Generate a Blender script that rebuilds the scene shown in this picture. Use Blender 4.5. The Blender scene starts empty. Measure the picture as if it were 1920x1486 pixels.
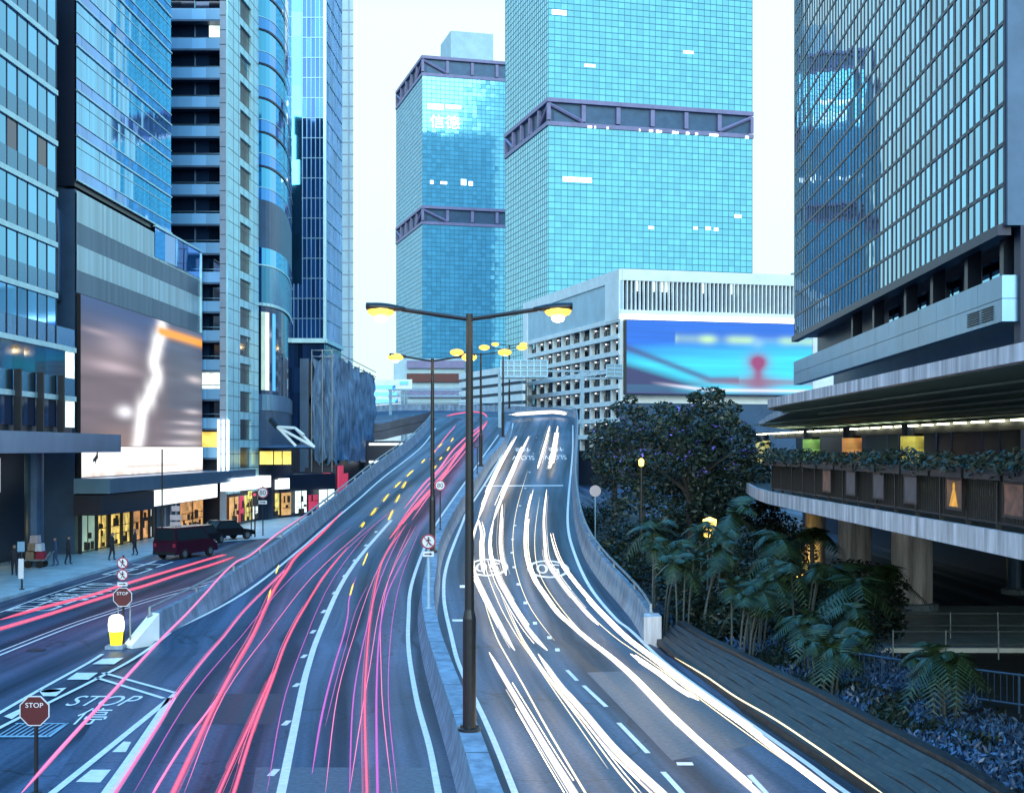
import bpy, math, random
from mathutils import Vector, Matrix
R = random.Random(7)
C = bpy.context.scene.collection
F, CX, YH, H = 2500.0, 960.0, 840.0, 7.2      # lens in photo pixels, centre column, horizon row, eye height (m)

# ------------------------------------------------------------------ camera and light
sc = bpy.context.scene
cam = bpy.data.cameras.new("camera"); camo = bpy.data.objects.new("camera", cam); C.objects.link(camo)
camo.location = (0, 0, H); camo.rotation_euler = (math.radians(90), 0, 0)
cam.sensor_width = 36; cam.lens = 36 * F / 1920; cam.shift_y = (YH - 743) / 1920
cam.clip_start = .5; cam.clip_end = 4000
sc.camera = camo
sc.view_settings.view_transform = 'Standard'; sc.view_settings.look = 'None'
sc.view_settings.exposure = 0; sc.view_settings.gamma = 1
sc.cycles.max_bounces = 6; sc.cycles.glossy_bounces = 4; sc.cycles.diffuse_bounces = 3
sc.cycles.caustics_reflective = False; sc.cycles.caustics_refractive = False
sc.cycles.sample_clamp_indirect = 3.0; sc.cycles.transparent_max_bounces = 24

w = bpy.data.worlds.new("World"); sc.world = w; w.use_nodes = True
nt = w.node_tree; nt.nodes.clear()
out = nt.nodes.new('ShaderNodeOutputWorld'); bg = nt.nodes.new('ShaderNodeBackground')
sky = nt.nodes.new('ShaderNodeTexSky'); sky.sky_type = 'NISHITA'; sky.sun_disc = False
sky.sun_elevation = math.radians(24); sky.sun_rotation = math.radians(200); sky.dust_density = 1; sky.air_density = 2; sky.ozone_density = 4
geo = nt.nodes.new('ShaderNodeTexCoord'); sep = nt.nodes.new('ShaderNodeSeparateXYZ')
nt.links.new(geo.outputs['Generated'], sep.inputs[0])
ramp = nt.nodes.new('ShaderNodeValToRGB'); nt.links.new(sep.outputs['Z'], ramp.inputs[0])
el = ramp.color_ramp.elements
el[0].position = 0.0; el[0].color = (.58, .92, .98, 1)
el[1].position = 1.0; el[1].color = (.05, .80, 2.1, 1)
for p, c in ((.10, (.66, .95, 1.0)), (.20, (.80, 1.0, .96)), (.31, (.86, 1.03, .96)), (.42, (.30, .95, 1.5)), (.6, (.10, .84, 1.9))):
    e = el.new(p); e.color = (*c, 1)
mulS = nt.nodes.new('ShaderNodeMix'); mulS.data_type = 'RGBA'; mulS.blend_type = 'ADD'; mulS.inputs[0].default_value = 1
sc_ = nt.nodes.new('ShaderNodeVectorMath'); sc_.operation = 'SCALE'; sc_.inputs['Scale'].default_value = .05
nt.links.new(sky.outputs[0], sc_.inputs[0])
nt.links.new(ramp.outputs[0], mulS.inputs[6]); nt.links.new(sc_.outputs[0], mulS.inputs[7])
nt.links.new(mulS.outputs[2], bg.inputs[0]); bg.inputs[1].default_value = .96
nt.links.new(bg.outputs[0], out.inputs[0])
sl = bpy.data.lights.new("sun", 'SUN'); sl.energy = 2.3; sl.angle = math.radians(50); sl.color = (.88, 1, .95)
so = bpy.data.objects.new("sun", sl); C.objects.link(so); so.rotation_euler = (math.radians(66), 0, math.radians(4))

# ------------------------------------------------------------------ materials
def nodes(name):
    m = bpy.data.materials.new(name); m.use_nodes = True
    t = m.node_tree; return m, t, t.nodes['Principled BSDF']
def lin(c):      # sRGB 0-255 to linear
    return tuple((x/255/12.92) if x/255 <= .04045 else ((x/255+.055)/1.055)**2.4 for x in c)
def mat(name, col, rough=.6, metal=0, noise=.18, scale=1.5, bump=0.0, emit=None, es=0, stretch=(1, 1, 1), spec=.5, detail=6):
    m, t, b = nodes(name)
    tc = t.nodes.new('ShaderNodeTexCoord'); mp = t.nodes.new('ShaderNodeMapping'); mp.inputs['Scale'].default_value = stretch
    nz = t.nodes.new('ShaderNodeTexNoise'); nz.inputs['Scale'].default_value = scale; nz.inputs['Detail'].default_value = detail; nz.inputs['Roughness'].default_value = .65
    t.links.new(tc.outputs['Object'], mp.inputs[0]); t.links.new(mp.outputs[0], nz.inputs['Vector'])
    r = t.nodes.new('ShaderNodeValToRGB'); t.links.new(nz.outputs['Fac'], r.inputs[0])
    r.color_ramp.elements[0].position = .25; r.color_ramp.elements[1].position = .75
    r.color_ramp.elements[0].color = (*[c*(1-noise*1.6) for c in col], 1); r.color_ramp.elements[1].color = (*[min(1, c*(1+noise)) for c in col], 1)
    t.links.new(r.outputs[0], b.inputs['Base Color'])
    b.inputs['Roughness'].default_value = rough; b.inputs['Metallic'].default_value = metal; b.inputs['Specular IOR Level'].default_value = spec
    if bump:
        bp = t.nodes.new('ShaderNodeBump'); bp.inputs['Strength'].default_value = bump; bp.inputs['Distance'].default_value = .05
        t.links.new(nz.outputs['Fac'], bp.inputs['Height']); t.links.new(bp.outputs[0], b.inputs['Normal'])
    if emit:
        b.inputs['Emission Color'].default_value = (*emit, 1); b.inputs['Emission Strength'].default_value = es
    return m
def glass(name, col, var=.25, rough=.03, metal=1.0, spec=.8, ripple=.0):
    """coated mirror glass: every pane a shade of its own"""
    m, t, b = nodes(name)
    g = t.nodes.new('ShaderNodeNewGeometry'); r = t.nodes.new('ShaderNodeValToRGB')
    t.links.new(g.outputs['Random Per Island'], r.inputs[0])
    r.color_ramp.elements[0].color = (*[c*(1-var) for c in col], 1); r.color_ramp.elements[1].color = (*[min(1, c*(1+var*.6)) for c in col], 1)
    t.links.new(r.outputs[0], b.inputs['Base Color'])
    b.inputs['Metallic'].default_value = metal; b.inputs['Roughness'].default_value = rough; b.inputs['Specular IOR Level'].default_value = spec
    if ripple:
        tc = t.nodes.new('ShaderNodeTexCoord'); nz = t.nodes.new('ShaderNodeTexNoise'); nz.inputs['Scale'].default_value = .35; nz.inputs['Detail'].default_value = 2
        t.links.new(tc.outputs['Object'], nz.inputs['Vector']); bp = t.nodes.new('ShaderNodeBump'); bp.inputs['Strength'].default_value = ripple; bp.inputs['Distance'].default_value = .3
        t.links.new(nz.outputs['Fac'], bp.inputs['Height']); t.links.new(bp.outputs[0], b.inputs['Normal'])
    return m
def glow(name, col, s, var=0, scale=2, stretch=(1, 1, 1)):
    m, t, b = nodes(name)
    b.inputs['Base Color'].default_value = (*[min(c, .6) for c in col], 1); b.inputs['Roughness'].default_value = .5
    b.inputs['Emission Color'].default_value = (*col, 1); b.inputs['Emission Strength'].default_value = s
    if var:
        tc = t.nodes.new('ShaderNodeTexCoord'); mp = t.nodes.new('ShaderNodeMapping'); mp.inputs['Scale'].default_value = stretch
        nz = t.nodes.new('ShaderNodeTexNoise'); nz.inputs['Scale'].default_value = scale; nz.inputs['Detail'].default_value = 3
        t.links.new(tc.outputs['Object'], mp.inputs[0]); t.links.new(mp.outputs[0], nz.inputs['Vector'])
        r = t.nodes.new('ShaderNodeValToRGB'); t.links.new(nz.outputs['Fac'], r.inputs[0])
        r.color_ramp.elements[0].position = .3; r.color_ramp.elements[1].position = .68
        r.color_ramp.elements[0].color = (*[c*(1-var) for c in col], 1); r.color_ramp.elements[1].color = (*col, 1)
        t.links.new(r.outputs[0], b.inputs['Emission Color'])
    return m
def screen_mat(name, s):
    m, t, b = nodes(name)
    a = t.nodes.new('ShaderNodeVertexColor'); a.layer_name = 'picture'
    b.inputs['Base Color'].default_value = (.02, .02, .03, 1)
    t.links.new(a.outputs[0], b.inputs['Emission Color']); b.inputs['Emission Strength'].default_value = s
    return m
def leafmat(name, c0, c1, rough=.45):
    m, t, b = nodes(name)
    g = t.nodes.new('ShaderNodeNewGeometry'); r = t.nodes.new('ShaderNodeValToRGB')
    t.links.new(g.outputs['Random Per Island'], r.inputs[0])
    r.color_ramp.elements[0].color = (*c0, 1); r.color_ramp.elements[1].color = (*c1, 1)
    t.links.new(r.outputs[0], b.inputs['Base Color']); b.inputs['Roughness'].default_value = rough
    return m
def asphalt_mat():
    """dark asphalt: grain, polished wheel tracks along the lanes (UV: metres across, metres along), patches"""
    m, t, b = nodes('asphalt'); N = t.nodes; L = t.links
    uv = N.new('ShaderNodeUVMap'); mp = N.new('ShaderNodeMapping'); mp.inputs['Scale'].default_value = (1.0, .02, 1)
    L.new(uv.outputs[0], mp.inputs[0]); n1 = N.new('ShaderNodeTexNoise'); n1.inputs['Scale'].default_value = .9; n1.inputs['Detail'].default_value = 4
    L.new(mp.outputs[0], n1.inputs['Vector'])
    n2 = N.new('ShaderNodeTexNoise'); n2.inputs['Scale'].default_value = 9; n2.inputs['Detail'].default_value = 8; L.new(uv.outputs[0], n2.inputs['Vector'])
    n3 = N.new('ShaderNodeTexNoise'); n3.inputs['Scale'].default_value = .12; n3.inputs['Detail'].default_value = 3; L.new(uv.outputs[0], n3.inputs['Vector'])
    r = N.new('ShaderNodeValToRGB'); L.new(n1.outputs['Fac'], r.inputs[0])
    e = r.color_ramp.elements; e[0].position = .40; e[1].position = .62
    e[0].color = (.014, .029, .054, 1); e[1].color = (.068, .116, .20, 1)
    mx = N.new('ShaderNodeMix'); mx.data_type = 'RGBA'; mx.blend_type = 'MULTIPLY'; mx.inputs[0].default_value = .75
    r2 = N.new('ShaderNodeValToRGB'); L.new(n2.outputs['Fac'], r2.inputs[0]); r2.color_ramp.elements[0].position = .3; r2.color_ramp.elements[1].position = .7
    r2.color_ramp.elements[0].color = (.45, .45, .45, 1); r2.color_ramp.elements[1].color = (1.4, 1.4, 1.4, 1)
    L.new(r.outputs[0], mx.inputs[6]); L.new(r2.outputs[0], mx.inputs[7])
    mx2 = N.new('ShaderNodeMix'); mx2.data_type = 'RGBA'; mx2.blend_type = 'MULTIPLY'; mx2.inputs[0].default_value = .6
    r3 = N.new('ShaderNodeValToRGB'); L.new(n3.outputs['Fac'], r3.inputs[0]); r3.color_ramp.elements[0].position = .35; r3.color_ramp.elements[1].position = .65
    r3.color_ramp.elements[0].color = (.55, .55, .55, 1); r3.color_ramp.elements[1].color = (1.3, 1.3, 1.3, 1)
    L.new(mx.outputs[2], mx2.inputs[6]); L.new(r3.outputs[0], mx2.inputs[7]); L.new(mx2.outputs[2], b.inputs['Base Color'])
    vo = N.new('ShaderNodeTexVoronoi'); vo.feature = 'DISTANCE_TO_EDGE'; vo.inputs['Scale'].default_value = .16
    wv = N.new('ShaderNodeMix'); wv.data_type = 'RGBA'; wv.inputs[0].default_value = .25; L.new(uv.outputs[0], wv.inputs[6]); nw = N.new('ShaderNodeTexNoise'); nw.inputs['Scale'].default_value = .5; nw.inputs['Detail'].default_value = 6
    L.new(uv.outputs[0], nw.inputs['Vector']); sw = N.new('ShaderNodeVectorMath'); sw.operation = 'SCALE'; sw.inputs['Scale'].default_value = 8; L.new(nw.outputs['Color'], sw.inputs[0]); L.new(sw.outputs[0], wv.inputs[7]); L.new(wv.outputs[2], vo.inputs['Vector'])
    ck = N.new('ShaderNodeMapRange'); L.new(vo.outputs['Distance'], ck.inputs[0]); ck.inputs[1].default_value = .002; ck.inputs[2].default_value = .008; ck.inputs[3].default_value = .45; ck.inputs[4].default_value = 1
    mx3 = N.new('ShaderNodeMix'); mx3.data_type = 'RGBA'; mx3.blend_type = 'MULTIPLY'; mx3.inputs[0].default_value = 1; L.new(mx2.outputs[2], mx3.inputs[6]); L.new(ck.outputs[0], mx3.inputs[7]); L.new(mx3.outputs[2], b.inputs['Base Color'])
    rr = N.new('ShaderNodeMapRange'); L.new(n1.outputs['Fac'], rr.inputs[0]); rr.inputs[1].default_value = .35; rr.inputs[2].default_value = .65; rr.inputs[3].default_value = .55; rr.inputs[4].default_value = .36
    L.new(rr.outputs[0], b.inputs['Roughness']); b.inputs['Specular IOR Level'].default_value = .22
    bp = N.new('ShaderNodeBump'); bp.inputs['Strength'].default_value = .25; bp.inputs['Distance'].default_value = .02; L.new(n2.outputs['Fac'], bp.inputs['Height']); L.new(bp.outputs[0], b.inputs['Normal'])
    return m
def brick_mat():
    m, t, b = nodes('dark_paving'); N = t.nodes; L = t.links
    uv = N.new('ShaderNodeUVMap'); bt = N.new('ShaderNodeTexBrick'); L.new(uv.outputs[0], bt.inputs['Vector'])
    bt.inputs['Color1'].default_value = (.012, .015, .018, 1); bt.inputs['Color2'].default_value = (.034, .038, .04, 1); bt.inputs['Mortar'].default_value = (.015, .017, .02, 1)
    bt.inputs['Scale'].default_value = 1.5; bt.inputs['Mortar Size'].default_value = .035
    L.new(bt.outputs[0], b.inputs['Base Color']); b.inputs['Roughness'].default_value = .5
    bp = N.new('ShaderNodeBump'); bp.inputs['Strength'].default_value = .6; bp.inputs['Distance'].default_value = .03; L.new(bt.outputs['Fac'], bp.inputs['Height']); bp.invert = True; L.new(bp.outputs[0], b.inputs['Normal'])
    return m

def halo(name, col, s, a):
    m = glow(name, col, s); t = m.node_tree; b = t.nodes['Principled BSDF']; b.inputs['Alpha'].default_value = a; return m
M = {}
M['asphalt'] = asphalt_mat()
M['paint'] = mat('white_road_paint', (.86, .92, .88), .5, noise=.16, scale=5, bump=.1)
M['patch'] = mat('light_asphalt', (.085, .115, .155), .5, noise=.35, scale=7, bump=.3)
M['darkpatch'] = mat('new_asphalt', (.02, .032, .052), .5, noise=.4, scale=7, bump=.2)
M['concrete'] = mat('concrete', (.24, .33, .42), .7, noise=.4, scale=1.4, bump=.2, stretch=(1.6, 1.6, .5))
M['stained'] = mat('stained_concrete', (.66, .64, .66), .75, noise=.5, scale=1.3, stretch=(1.6, 1.6, .16), bump=.1, detail=9)
M['deckside'] = mat('flyover_concrete', (.16, .17, .2), .8, noise=.2, scale=.6)
M['pave'] = mat('pale_paving', (.44, .62, .68), .42, noise=.25, scale=.8, bump=.05)
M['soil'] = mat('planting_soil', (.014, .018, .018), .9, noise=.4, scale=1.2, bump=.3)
M['brick'] = brick_mat()
M['pole'] = mat('dark_painted_steel', (.022, .024, .028), .35, .3, noise=.2, scale=6)
M['steel'] = mat('galvanised_steel', (.28, .34, .38), .4, .7, noise=.2, scale=5)
M['bluesteel'] = mat('pale_blue_painted_steel', (.3, .5, .62), .45, .1, noise=.15, scale=3)
M['black'] = mat('black_paint', (.012, .013, .016), .5, noise=.1)
M['navy'] = mat('dark_cladding', (.012, .022, .045), .35, .2, noise=.2, scale=.5)
M['navy2'] = mat('blue_grey_cladding', (.05, .11, .2), .4, .35, noise=.18, scale=.5)
M['panelblue'] = mat('brushed_metal_panel', (.16, .32, .5), .28, .75, noise=.15, scale=.4, stretch=(1, 1, .3))
M['white'] = mat('white_painted_concrete', (.8, .88, .87), .6, noise=.1, scale=.4)
M['palepanel'] = mat('pale_panel', (.38, .58, .66), .5, noise=.12, scale=.3)
M['tile'] = mat('pale_tile', (.46, .82, .90), .3, .35, noise=.12, scale=.8)
M['greytile'] = mat('grey_tile', (.28, .36, .46), .5, noise=.12, scale=.8)
M['purple'] = mat('purple_painted_steel', (.20, .20, .36), .5, .1, noise=.15, scale=.4)
M['mullion'] = mat('teal_mullion', (.05, .2, .28), .45, .4, noise=.1)
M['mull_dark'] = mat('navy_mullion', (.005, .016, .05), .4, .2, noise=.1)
M['mull_pale'] = mat('pale_aluminium', (.5, .8, .88), .35, .5, noise=.1)
M['g_tower'] = glass('teal_mirror_glass', lin((126, 214, 238)), .12, .05, metal=.55, ripple=.02)
M['g_far'] = glass('pale_mirror_glass', lin((112, 206, 242)), .15, .06, metal=.42, ripple=.02)
M['g_tower2'] = glass('blue_mirror_glass', lin((96, 196, 232)), .25, .04, ripple=.03)
M['g_left'] = glass('cyan_mirror_glass', lin((86, 176, 228)), .26, .05)
M['g_deep'] = glass('dark_blue_mirror_glass', lin((42, 98, 168)), .4, .05, metal=.7, ripple=.05)
M['g_spandrel'] = glass('grey_blue_spandrel', lin((74, 136, 176)), .14, .22)
M['g_blue'] = glass('deep_blue_glass', lin((72, 152, 228)), .3, .05, metal=.75, ripple=.05)
M['g_dark'] = glass('dark_window_glass', lin((34, 62, 100)), .6, .06, metal=.5)
M['g_right'] = glass('bright_cyan_glass', lin((76, 176, 226)), .28, .02, ripple=.02)
M['g_shop'] = glass('dim_shop_glass', lin((22, 40, 66)), .5, .35)
M['g_balc'] = glass('blue_balustrade_glass', lin((120, 185, 232)), .25, .3, metal=.15)
M['g_rib'] = glass('ribbed_pale_panel', lin((175, 205, 215)), .2, .4, metal=.5)
M['g_rib2'] = glass('ribbed_grey_panel', lin((96, 122, 142)), .2, .45, metal=.5)
M['lit_cool'] = glow('lit_office', (.85, 1, .9), 1.6, .5, 3)
M['lit_warm'] = glow('lit_warm_window', (1, .62, .12), 1.5, .6, 1.2)
M['goods'] = mat('shop_goods', (.05, .03, .02), .7, noise=.4, scale=3)
M['lit_shop'] = glow('lit_shopfront', (1, .66, .15), 1.25, .9, 2.0, (1, 1, .6))
M['lit_orange'] = glow('lit_orange_interior', (1, .42, .14), .9, .8, 1.4)
M['lit_green'] = glow('lit_green_wall', (.5, .72, .5), .55, .5, .8)
M['signwhite'] = glow('lit_white_sign', (.95, 1, .97), 1.6, .12, 1.5)
M['lit_strip'] = glow('lit_strip', (1, 1, .66), 9.0)
M['lit_fin'] = glow('lit_white_fin', (1, 1, .96), 2.2)
M['lit_red'] = glow('lit_red_panel', (.9, .06, .12), .55, .4, .8)
M['lit_blue'] = glow('lit_blue_sign', (.1, .45, .9), .9, .3, 1)
M['lamp'] = glow('sodium_glow', (1, .50, .07), 1.7)  # orange of the glow shell around each street lamp bulb
M['lamp_core'] = glow('sodium_lamp_core', (1, .85, .5), 9)
M['lamp_soft'] = glow('amber_lamp', (1, .6, .12), 4)
M['beacon_white'] = glow('lit_bollard_white', (1, .98, .85), 2.4)
M['beacon_yellow'] = glow('lit_bollard_yellow', (1, .72, .02), 1.3)
M['tw'] = glow('headlight_streak', (1, .77, .50), 5.2)
M['tw2'] = glow('thin_warm_streak', (1, .78, .42), 1.6)
M['tr'] = glow('red_tail_light_streak', (1, .15, .22), .95)
M['tp'] = glow('pink_tail_light_streak', (1, .22, .38), .9)
M['tm'] = glow('faint_mauve_streak', (.62, .12, .42), .6)
M['ty'] = glow('amber_indicator_streak', (1, .62, .03), 1.5)
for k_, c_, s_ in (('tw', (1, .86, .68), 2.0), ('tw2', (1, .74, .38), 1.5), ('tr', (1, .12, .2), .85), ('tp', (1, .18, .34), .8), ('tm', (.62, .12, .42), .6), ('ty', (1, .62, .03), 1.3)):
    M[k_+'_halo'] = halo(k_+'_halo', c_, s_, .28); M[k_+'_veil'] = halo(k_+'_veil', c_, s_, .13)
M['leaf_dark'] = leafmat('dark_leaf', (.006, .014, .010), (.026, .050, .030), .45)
M['leaf_palm'] = leafmat('palm_leaf', (.008, .022, .010), (.045, .085, .034), .45)
M['leaf_bluelit'] = leafmat('glossy_bluelit_leaf', (.015, .04, .09), (.09, .19, .36), .28)  # blue light on the planting is put into the leaf colour
M['flower'] = leafmat('violet_flower', (.12, .08, .5), (.25, .2, .8))
M['bark'] = mat('bark', (.05, .05, .048), .8, noise=.4, scale=6, bump=.4)
M['palmbark'] = mat('palm_stem', (.07, .09, .09), .7, noise=.35, scale=8, stretch=(1, 1, 4))
M['soffit'] = mat('green_soffit', (.11, .19, .155), .6, noise=.15, scale=.4)
M['deckdark'] = mat('dark_deck', (.03, .04, .045), .7, noise=.2)
M['signred'] = mat('dark_red_sign', (.085, .006, .012), .4, noise=.08)
M['signwhite_p'] = mat('white_sign_face', (.62, .66, .72), .45, noise=.06)
M['signborder'] = mat('red_sign_border', (.30, .02, .05), .4, noise=.08)
M['signgrey'] = mat('grey_sign_back', (.5, .42, .44), .5, noise=.1)
M['letter'] = mat('white_sign_lettering', (.75, .75, .8), .5, noise=.03)
M['signblue'] = mat('blue_sign_face', (.02, .09, .4), .4, noise=.08)
M['skin'] = mat('skin', (.3, .19, .14), .6, noise=.08)
M['cloth'] = mat('dark_clothing', (.015, .018, .028), .8, noise=.2, scale=8)
M['cloth2'] = mat('blue_clothing', (.04, .08, .16), .8, noise=.2, scale=8)
M['carred'] = mat('maroon_car_paint', (.05, .010, .028), .22, .3, noise=.06)
M['carblack'] = mat('black_car_paint', (.012, .014, .018), .18, .3, noise=.06)
M['carglass'] = mat('car_glass', (.03, .06, .08), .04, .6, noise=.05)
M['tyre'] = mat('tyre_rubber', (.012, .012, .013), .8, noise=.1)
M['net'] = mat('scaffold_netting', (.12, .24, .40), .5, .1, noise=.55, scale=.7, stretch=(2.5, 2.5, .3), bump=.9)
M['carton'] = mat('cardboard', (.3, .22, .15), .8, noise=.2)

# ------------------------------------------------------------------ geometry helpers
class MB:
    def __init__(s): s.v = []; s.f = []; s.m = []; s.uv = None; s.smooth = False
    def quad(s, a, b, c, d, mi=0):
        i = len(s.v); s.v += [tuple(a), tuple(b), tuple(c), tuple(d)]; s.f.append((i, i+1, i+2, i+3)); s.m.append(mi)
    def poly(s, pts, mi=0):
        i = len(s.v); s.v += [tuple(p) for p in pts]; s.f.append(tuple(range(i, i+len(pts)))); s.m.append(mi)
    def hexa(s, p, mi=0):        # 8 points: bottom ring 0-3 (ccw from above), top ring 4-7
        i = len(s.v); s.v += [tuple(q) for q in p]
        for f in ((3, 2, 1, 0), (4, 5, 6, 7), (0, 1, 5, 4), (1, 2, 6, 5), (2, 3, 7, 6), (3, 0, 4, 7)):
            s.f.append(tuple(i+k for k in f)); s.m.append(mi)
    def box(s, x0, x1, y0, y1, z0, z1, mi=0):
        s.hexa([(x0, y0, z0), (x1, y0, z0), (x1, y1, z0), (x0, y1, z0), (x0, y0, z1), (x1, y0, z1), (x1, y1, z1), (x0, y1, z1)], mi)
    def prism(s, ring, z0, z1, mi=0):    # ring of (x, y); z0/z1 numbers or lists
        n = len(ring); i = len(s.v)
        zz0 = z0 if isinstance(z0, (list, tuple)) else [z0]*n; zz1 = z1 if isinstance(z1, (list, tuple)) else [z1]*n
        s.v += [(p[0], p[1], z) for p, z in zip(ring, zz0)] + [(p[0], p[1], z) for p, z in zip(ring, zz1)]
        s.f.append(tuple(i+k for k in reversed(range(n)))); s.m.append(mi)
        s.f.append(tuple(i+n+k for k in range(n))); s.m.append(mi)
        for k in range(n):
            j = (k+1) % n; s.f.append((i+k, i+j, i+n+j, i+n+k)); s.m.append(mi)
    def tube(s, pts, r, n=8, mi=0, cap=True):
        pts = [Vector(p) for p in pts]; rs = r if isinstance(r, (list, tuple)) else [r]*len(pts)
        base = len(s.v); m = len(pts)
        for k, p in enumerate(pts):
            t = (pts[min(k+1, m-1)] - pts[max(k-1, 0)]).normalized()
            up = Vector((0, 0, 1)) if abs(t.z) < .95 else Vector((0, 1, 0))
            a = t.cross(up).normalized(); b = a.cross(t)
            for q in range(n):
                th = 2*math.pi*q/n; s.v.append(tuple(p + (a*math.cos(th) + b*math.sin(th))*rs[k]))
        for k in range(m-1):
            for q in range(n):
                q2 = (q+1) % n; o = base+k*n
                s.f.append((o+q, o+q2, o+n+q2, o+n+q)); s.m.append(mi)
        if cap:
            s.f.append(tuple(base+q for q in reversed(range(n)))); s.m.append(mi)
            s.f.append(tuple(base+(m-1)*n+q for q in range(n))); s.m.append(mi)
    def lathe(s, c, prof, n=16, mi=0):   # prof: (radius, z)
        base = len(s.v); c = Vector(c)
        for r_, z in prof:
            for q in range(n):
                th = 2*math.pi*q/n; s.v.append((c.x+r_*math.cos(th), c.y+r_*math.sin(th), c.z+z))
        for k in range(len(prof)-1):
            for q in range(n):
                q2 = (q+1) % n; o = base+k*n
                s.f.append((o+q, o+q2, o+n+q2, o+n+q)); s.m.append(mi)
        s.f.append(tuple(base+q for q in reversed(range(n)))); s.m.append(mi)
        s.f.append(tuple(base+(len(prof)-1)*n+q for q in range(n))); s.m.append(mi)
    def disc(s, c, r, th, n=24, mi=0, ax=(0, 1, 0)):   # thick disc facing -ax
        c = Vector(c); a = Vector(ax); s.tube([c - a*th/2, c + a*th/2], r, n, mi)
    def strip(s, A, B, mi=0):
        i = len(s.v); n = len(A)
        for a, b in zip(A, B): s.v += [tuple(a), tuple(b)]
        for k in range(n-1): s.f.append((i+2*k, i+2*k+1, i+2*k+3, i+2*k+2)); s.m.append(mi)
    def sweep(s, rows, mi=0, cap=True):  # rows of closed section points
        i = len(s.v); n = len(rows[0])
        for r_ in rows: s.v += [tuple(p) for p in r_]
        for k in range(len(rows)-1):
            for q in range(n):
                q2 = (q+1) % n; o = i+k*n; s.f.append((o+q, o+q2, o+n+q2, o+n+q)); s.m.append(mi)
        if cap:
            s.f.append(tuple(i+q for q in reversed(range(n)))); s.m.append(mi); s.f.append(tuple(i+(len(rows)-1)*n+q for q in range(n))); s.m.append(mi)
    def build(s, name, mats, parent=None, smooth=False, label=None):
        if not isinstance(mats, (list, tuple)): mats = [mats]
        o0 = Vector((0, 0, 0)); q = parent
        while q is not None: o0 += Vector(q.location); q = q.parent
        me = bpy.data.meshes.new(name)
        me.from_pydata([(x-o0.x, y-o0.y, z-o0.z) for x, y, z in s.v], [], s.f)
        for m in mats: me.materials.append(M[m] if isinstance(m, str) else m)
        me.polygons.foreach_set('material_index', s.m)
        if smooth: me.polygons.foreach_set('use_smooth', [True]*len(s.f))
        if s.uv:
            l = me.uv_layers.new(name='UVMap')
            for lp in me.loops: l.data[lp.index].uv = s.uv[lp.vertex_index]
        me.validate(); me.update()
        o = bpy.data.objects.new(name, me); C.objects.link(o)
        if parent is not None: o.parent = parent
        if label: o['label'] = label
        return o
def tag(o, label, cat, group=None):
    o['label'] = label; o['category'] = cat
    if group: o['group'] = group
    return o
def thing(name, label, cat, loc, group=None):
    o = bpy.data.objects.new(name, None); C.objects.link(o); o.location = loc; o.empty_display_size = .3
    return tag(o, label, cat, group)
def struct(o, kind='structure'):
    o['kind'] = kind; return o
def copy_thing(root, dx, label=None):
    r = root.copy(); C.objects.link(r); r.location = Vector(root.location)+Vector(dx)
    if label: r['label'] = label
    for c in [o for o in C.objects if o.parent == root]:
        d = c.copy(); C.objects.link(d); d.parent = r
        for g in [o for o in C.objects if o.parent == c]:
            e = g.copy(); C.objects.link(e); e.parent = d
    return r

class Fac:       # a vertical facade between two ground points, left to right as seen from outside
    def __init__(s, p0, p1):
        s.p = Vector((p0[0], p0[1], 0)); d = Vector((p1[0]-p0[0], p1[1]-p0[1], 0)); s.L = d.length; s.d = d/s.L; s.n = Vector((s.d.y, -s.d.x, 0))
    def at(s, u, z, d=0): q = s.p + s.d*u + s.n*d; return (q.x, q.y, z)
    def box(s, mb, u0, u1, z0, z1, d0, d1, mi=0):
        a, b, c, d = s.at(u0, z0, d1), s.at(u1, z0, d1), s.at(u1, z0, d0), s.at(u0, z0, d0)
        up = lambda p: (p[0], p[1], z1)
        mb.hexa([a, b, c, d, up(a), up(b), up(c), up(d)], mi)
    def pane(s, mb, u0, u1, z0, z1, d=0, tilt=.004, mi=0):
        k = [d + R.uniform(-tilt, tilt)*max(1, (u1-u0)) for _ in range(2)]; j = R.uniform(-tilt, tilt)*max(1, (z1-z0))
        mb.quad(s.at(u0, z0, k[0]), s.at(u1, z0, k[1]), s.at(u1, z1, k[1]+j), s.at(u0, z1, k[0]+j), mi)
    def panes(s, mb, u0, u1, z0, z1, nu, nz, d=0, tilt=.004, pick=None):
        for i in range(nu):
            for j in range(nz):
                a, b = u0+(u1-u0)*i/nu, u0+(u1-u0)*(i+1)/nu; c, e = z0+(z1-z0)*j/nz, z0+(z1-z0)*(j+1)/nz
                s.pane(mb, a, b, c, e, d, tilt, pick(i, j) if pick else 0)
    def u_of_x(s, x, d=0):   # facade coordinate met by photo column x
        k = (x-CX)/F; P = s.p + s.n*d
        return (k*P.y - P.x)/(s.d.x - k*s.d.y)
    def z_of_y(s, u, y, d=0): q = s.at(u, 0, d); return H + (YH-y)*q[1]/F

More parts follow.
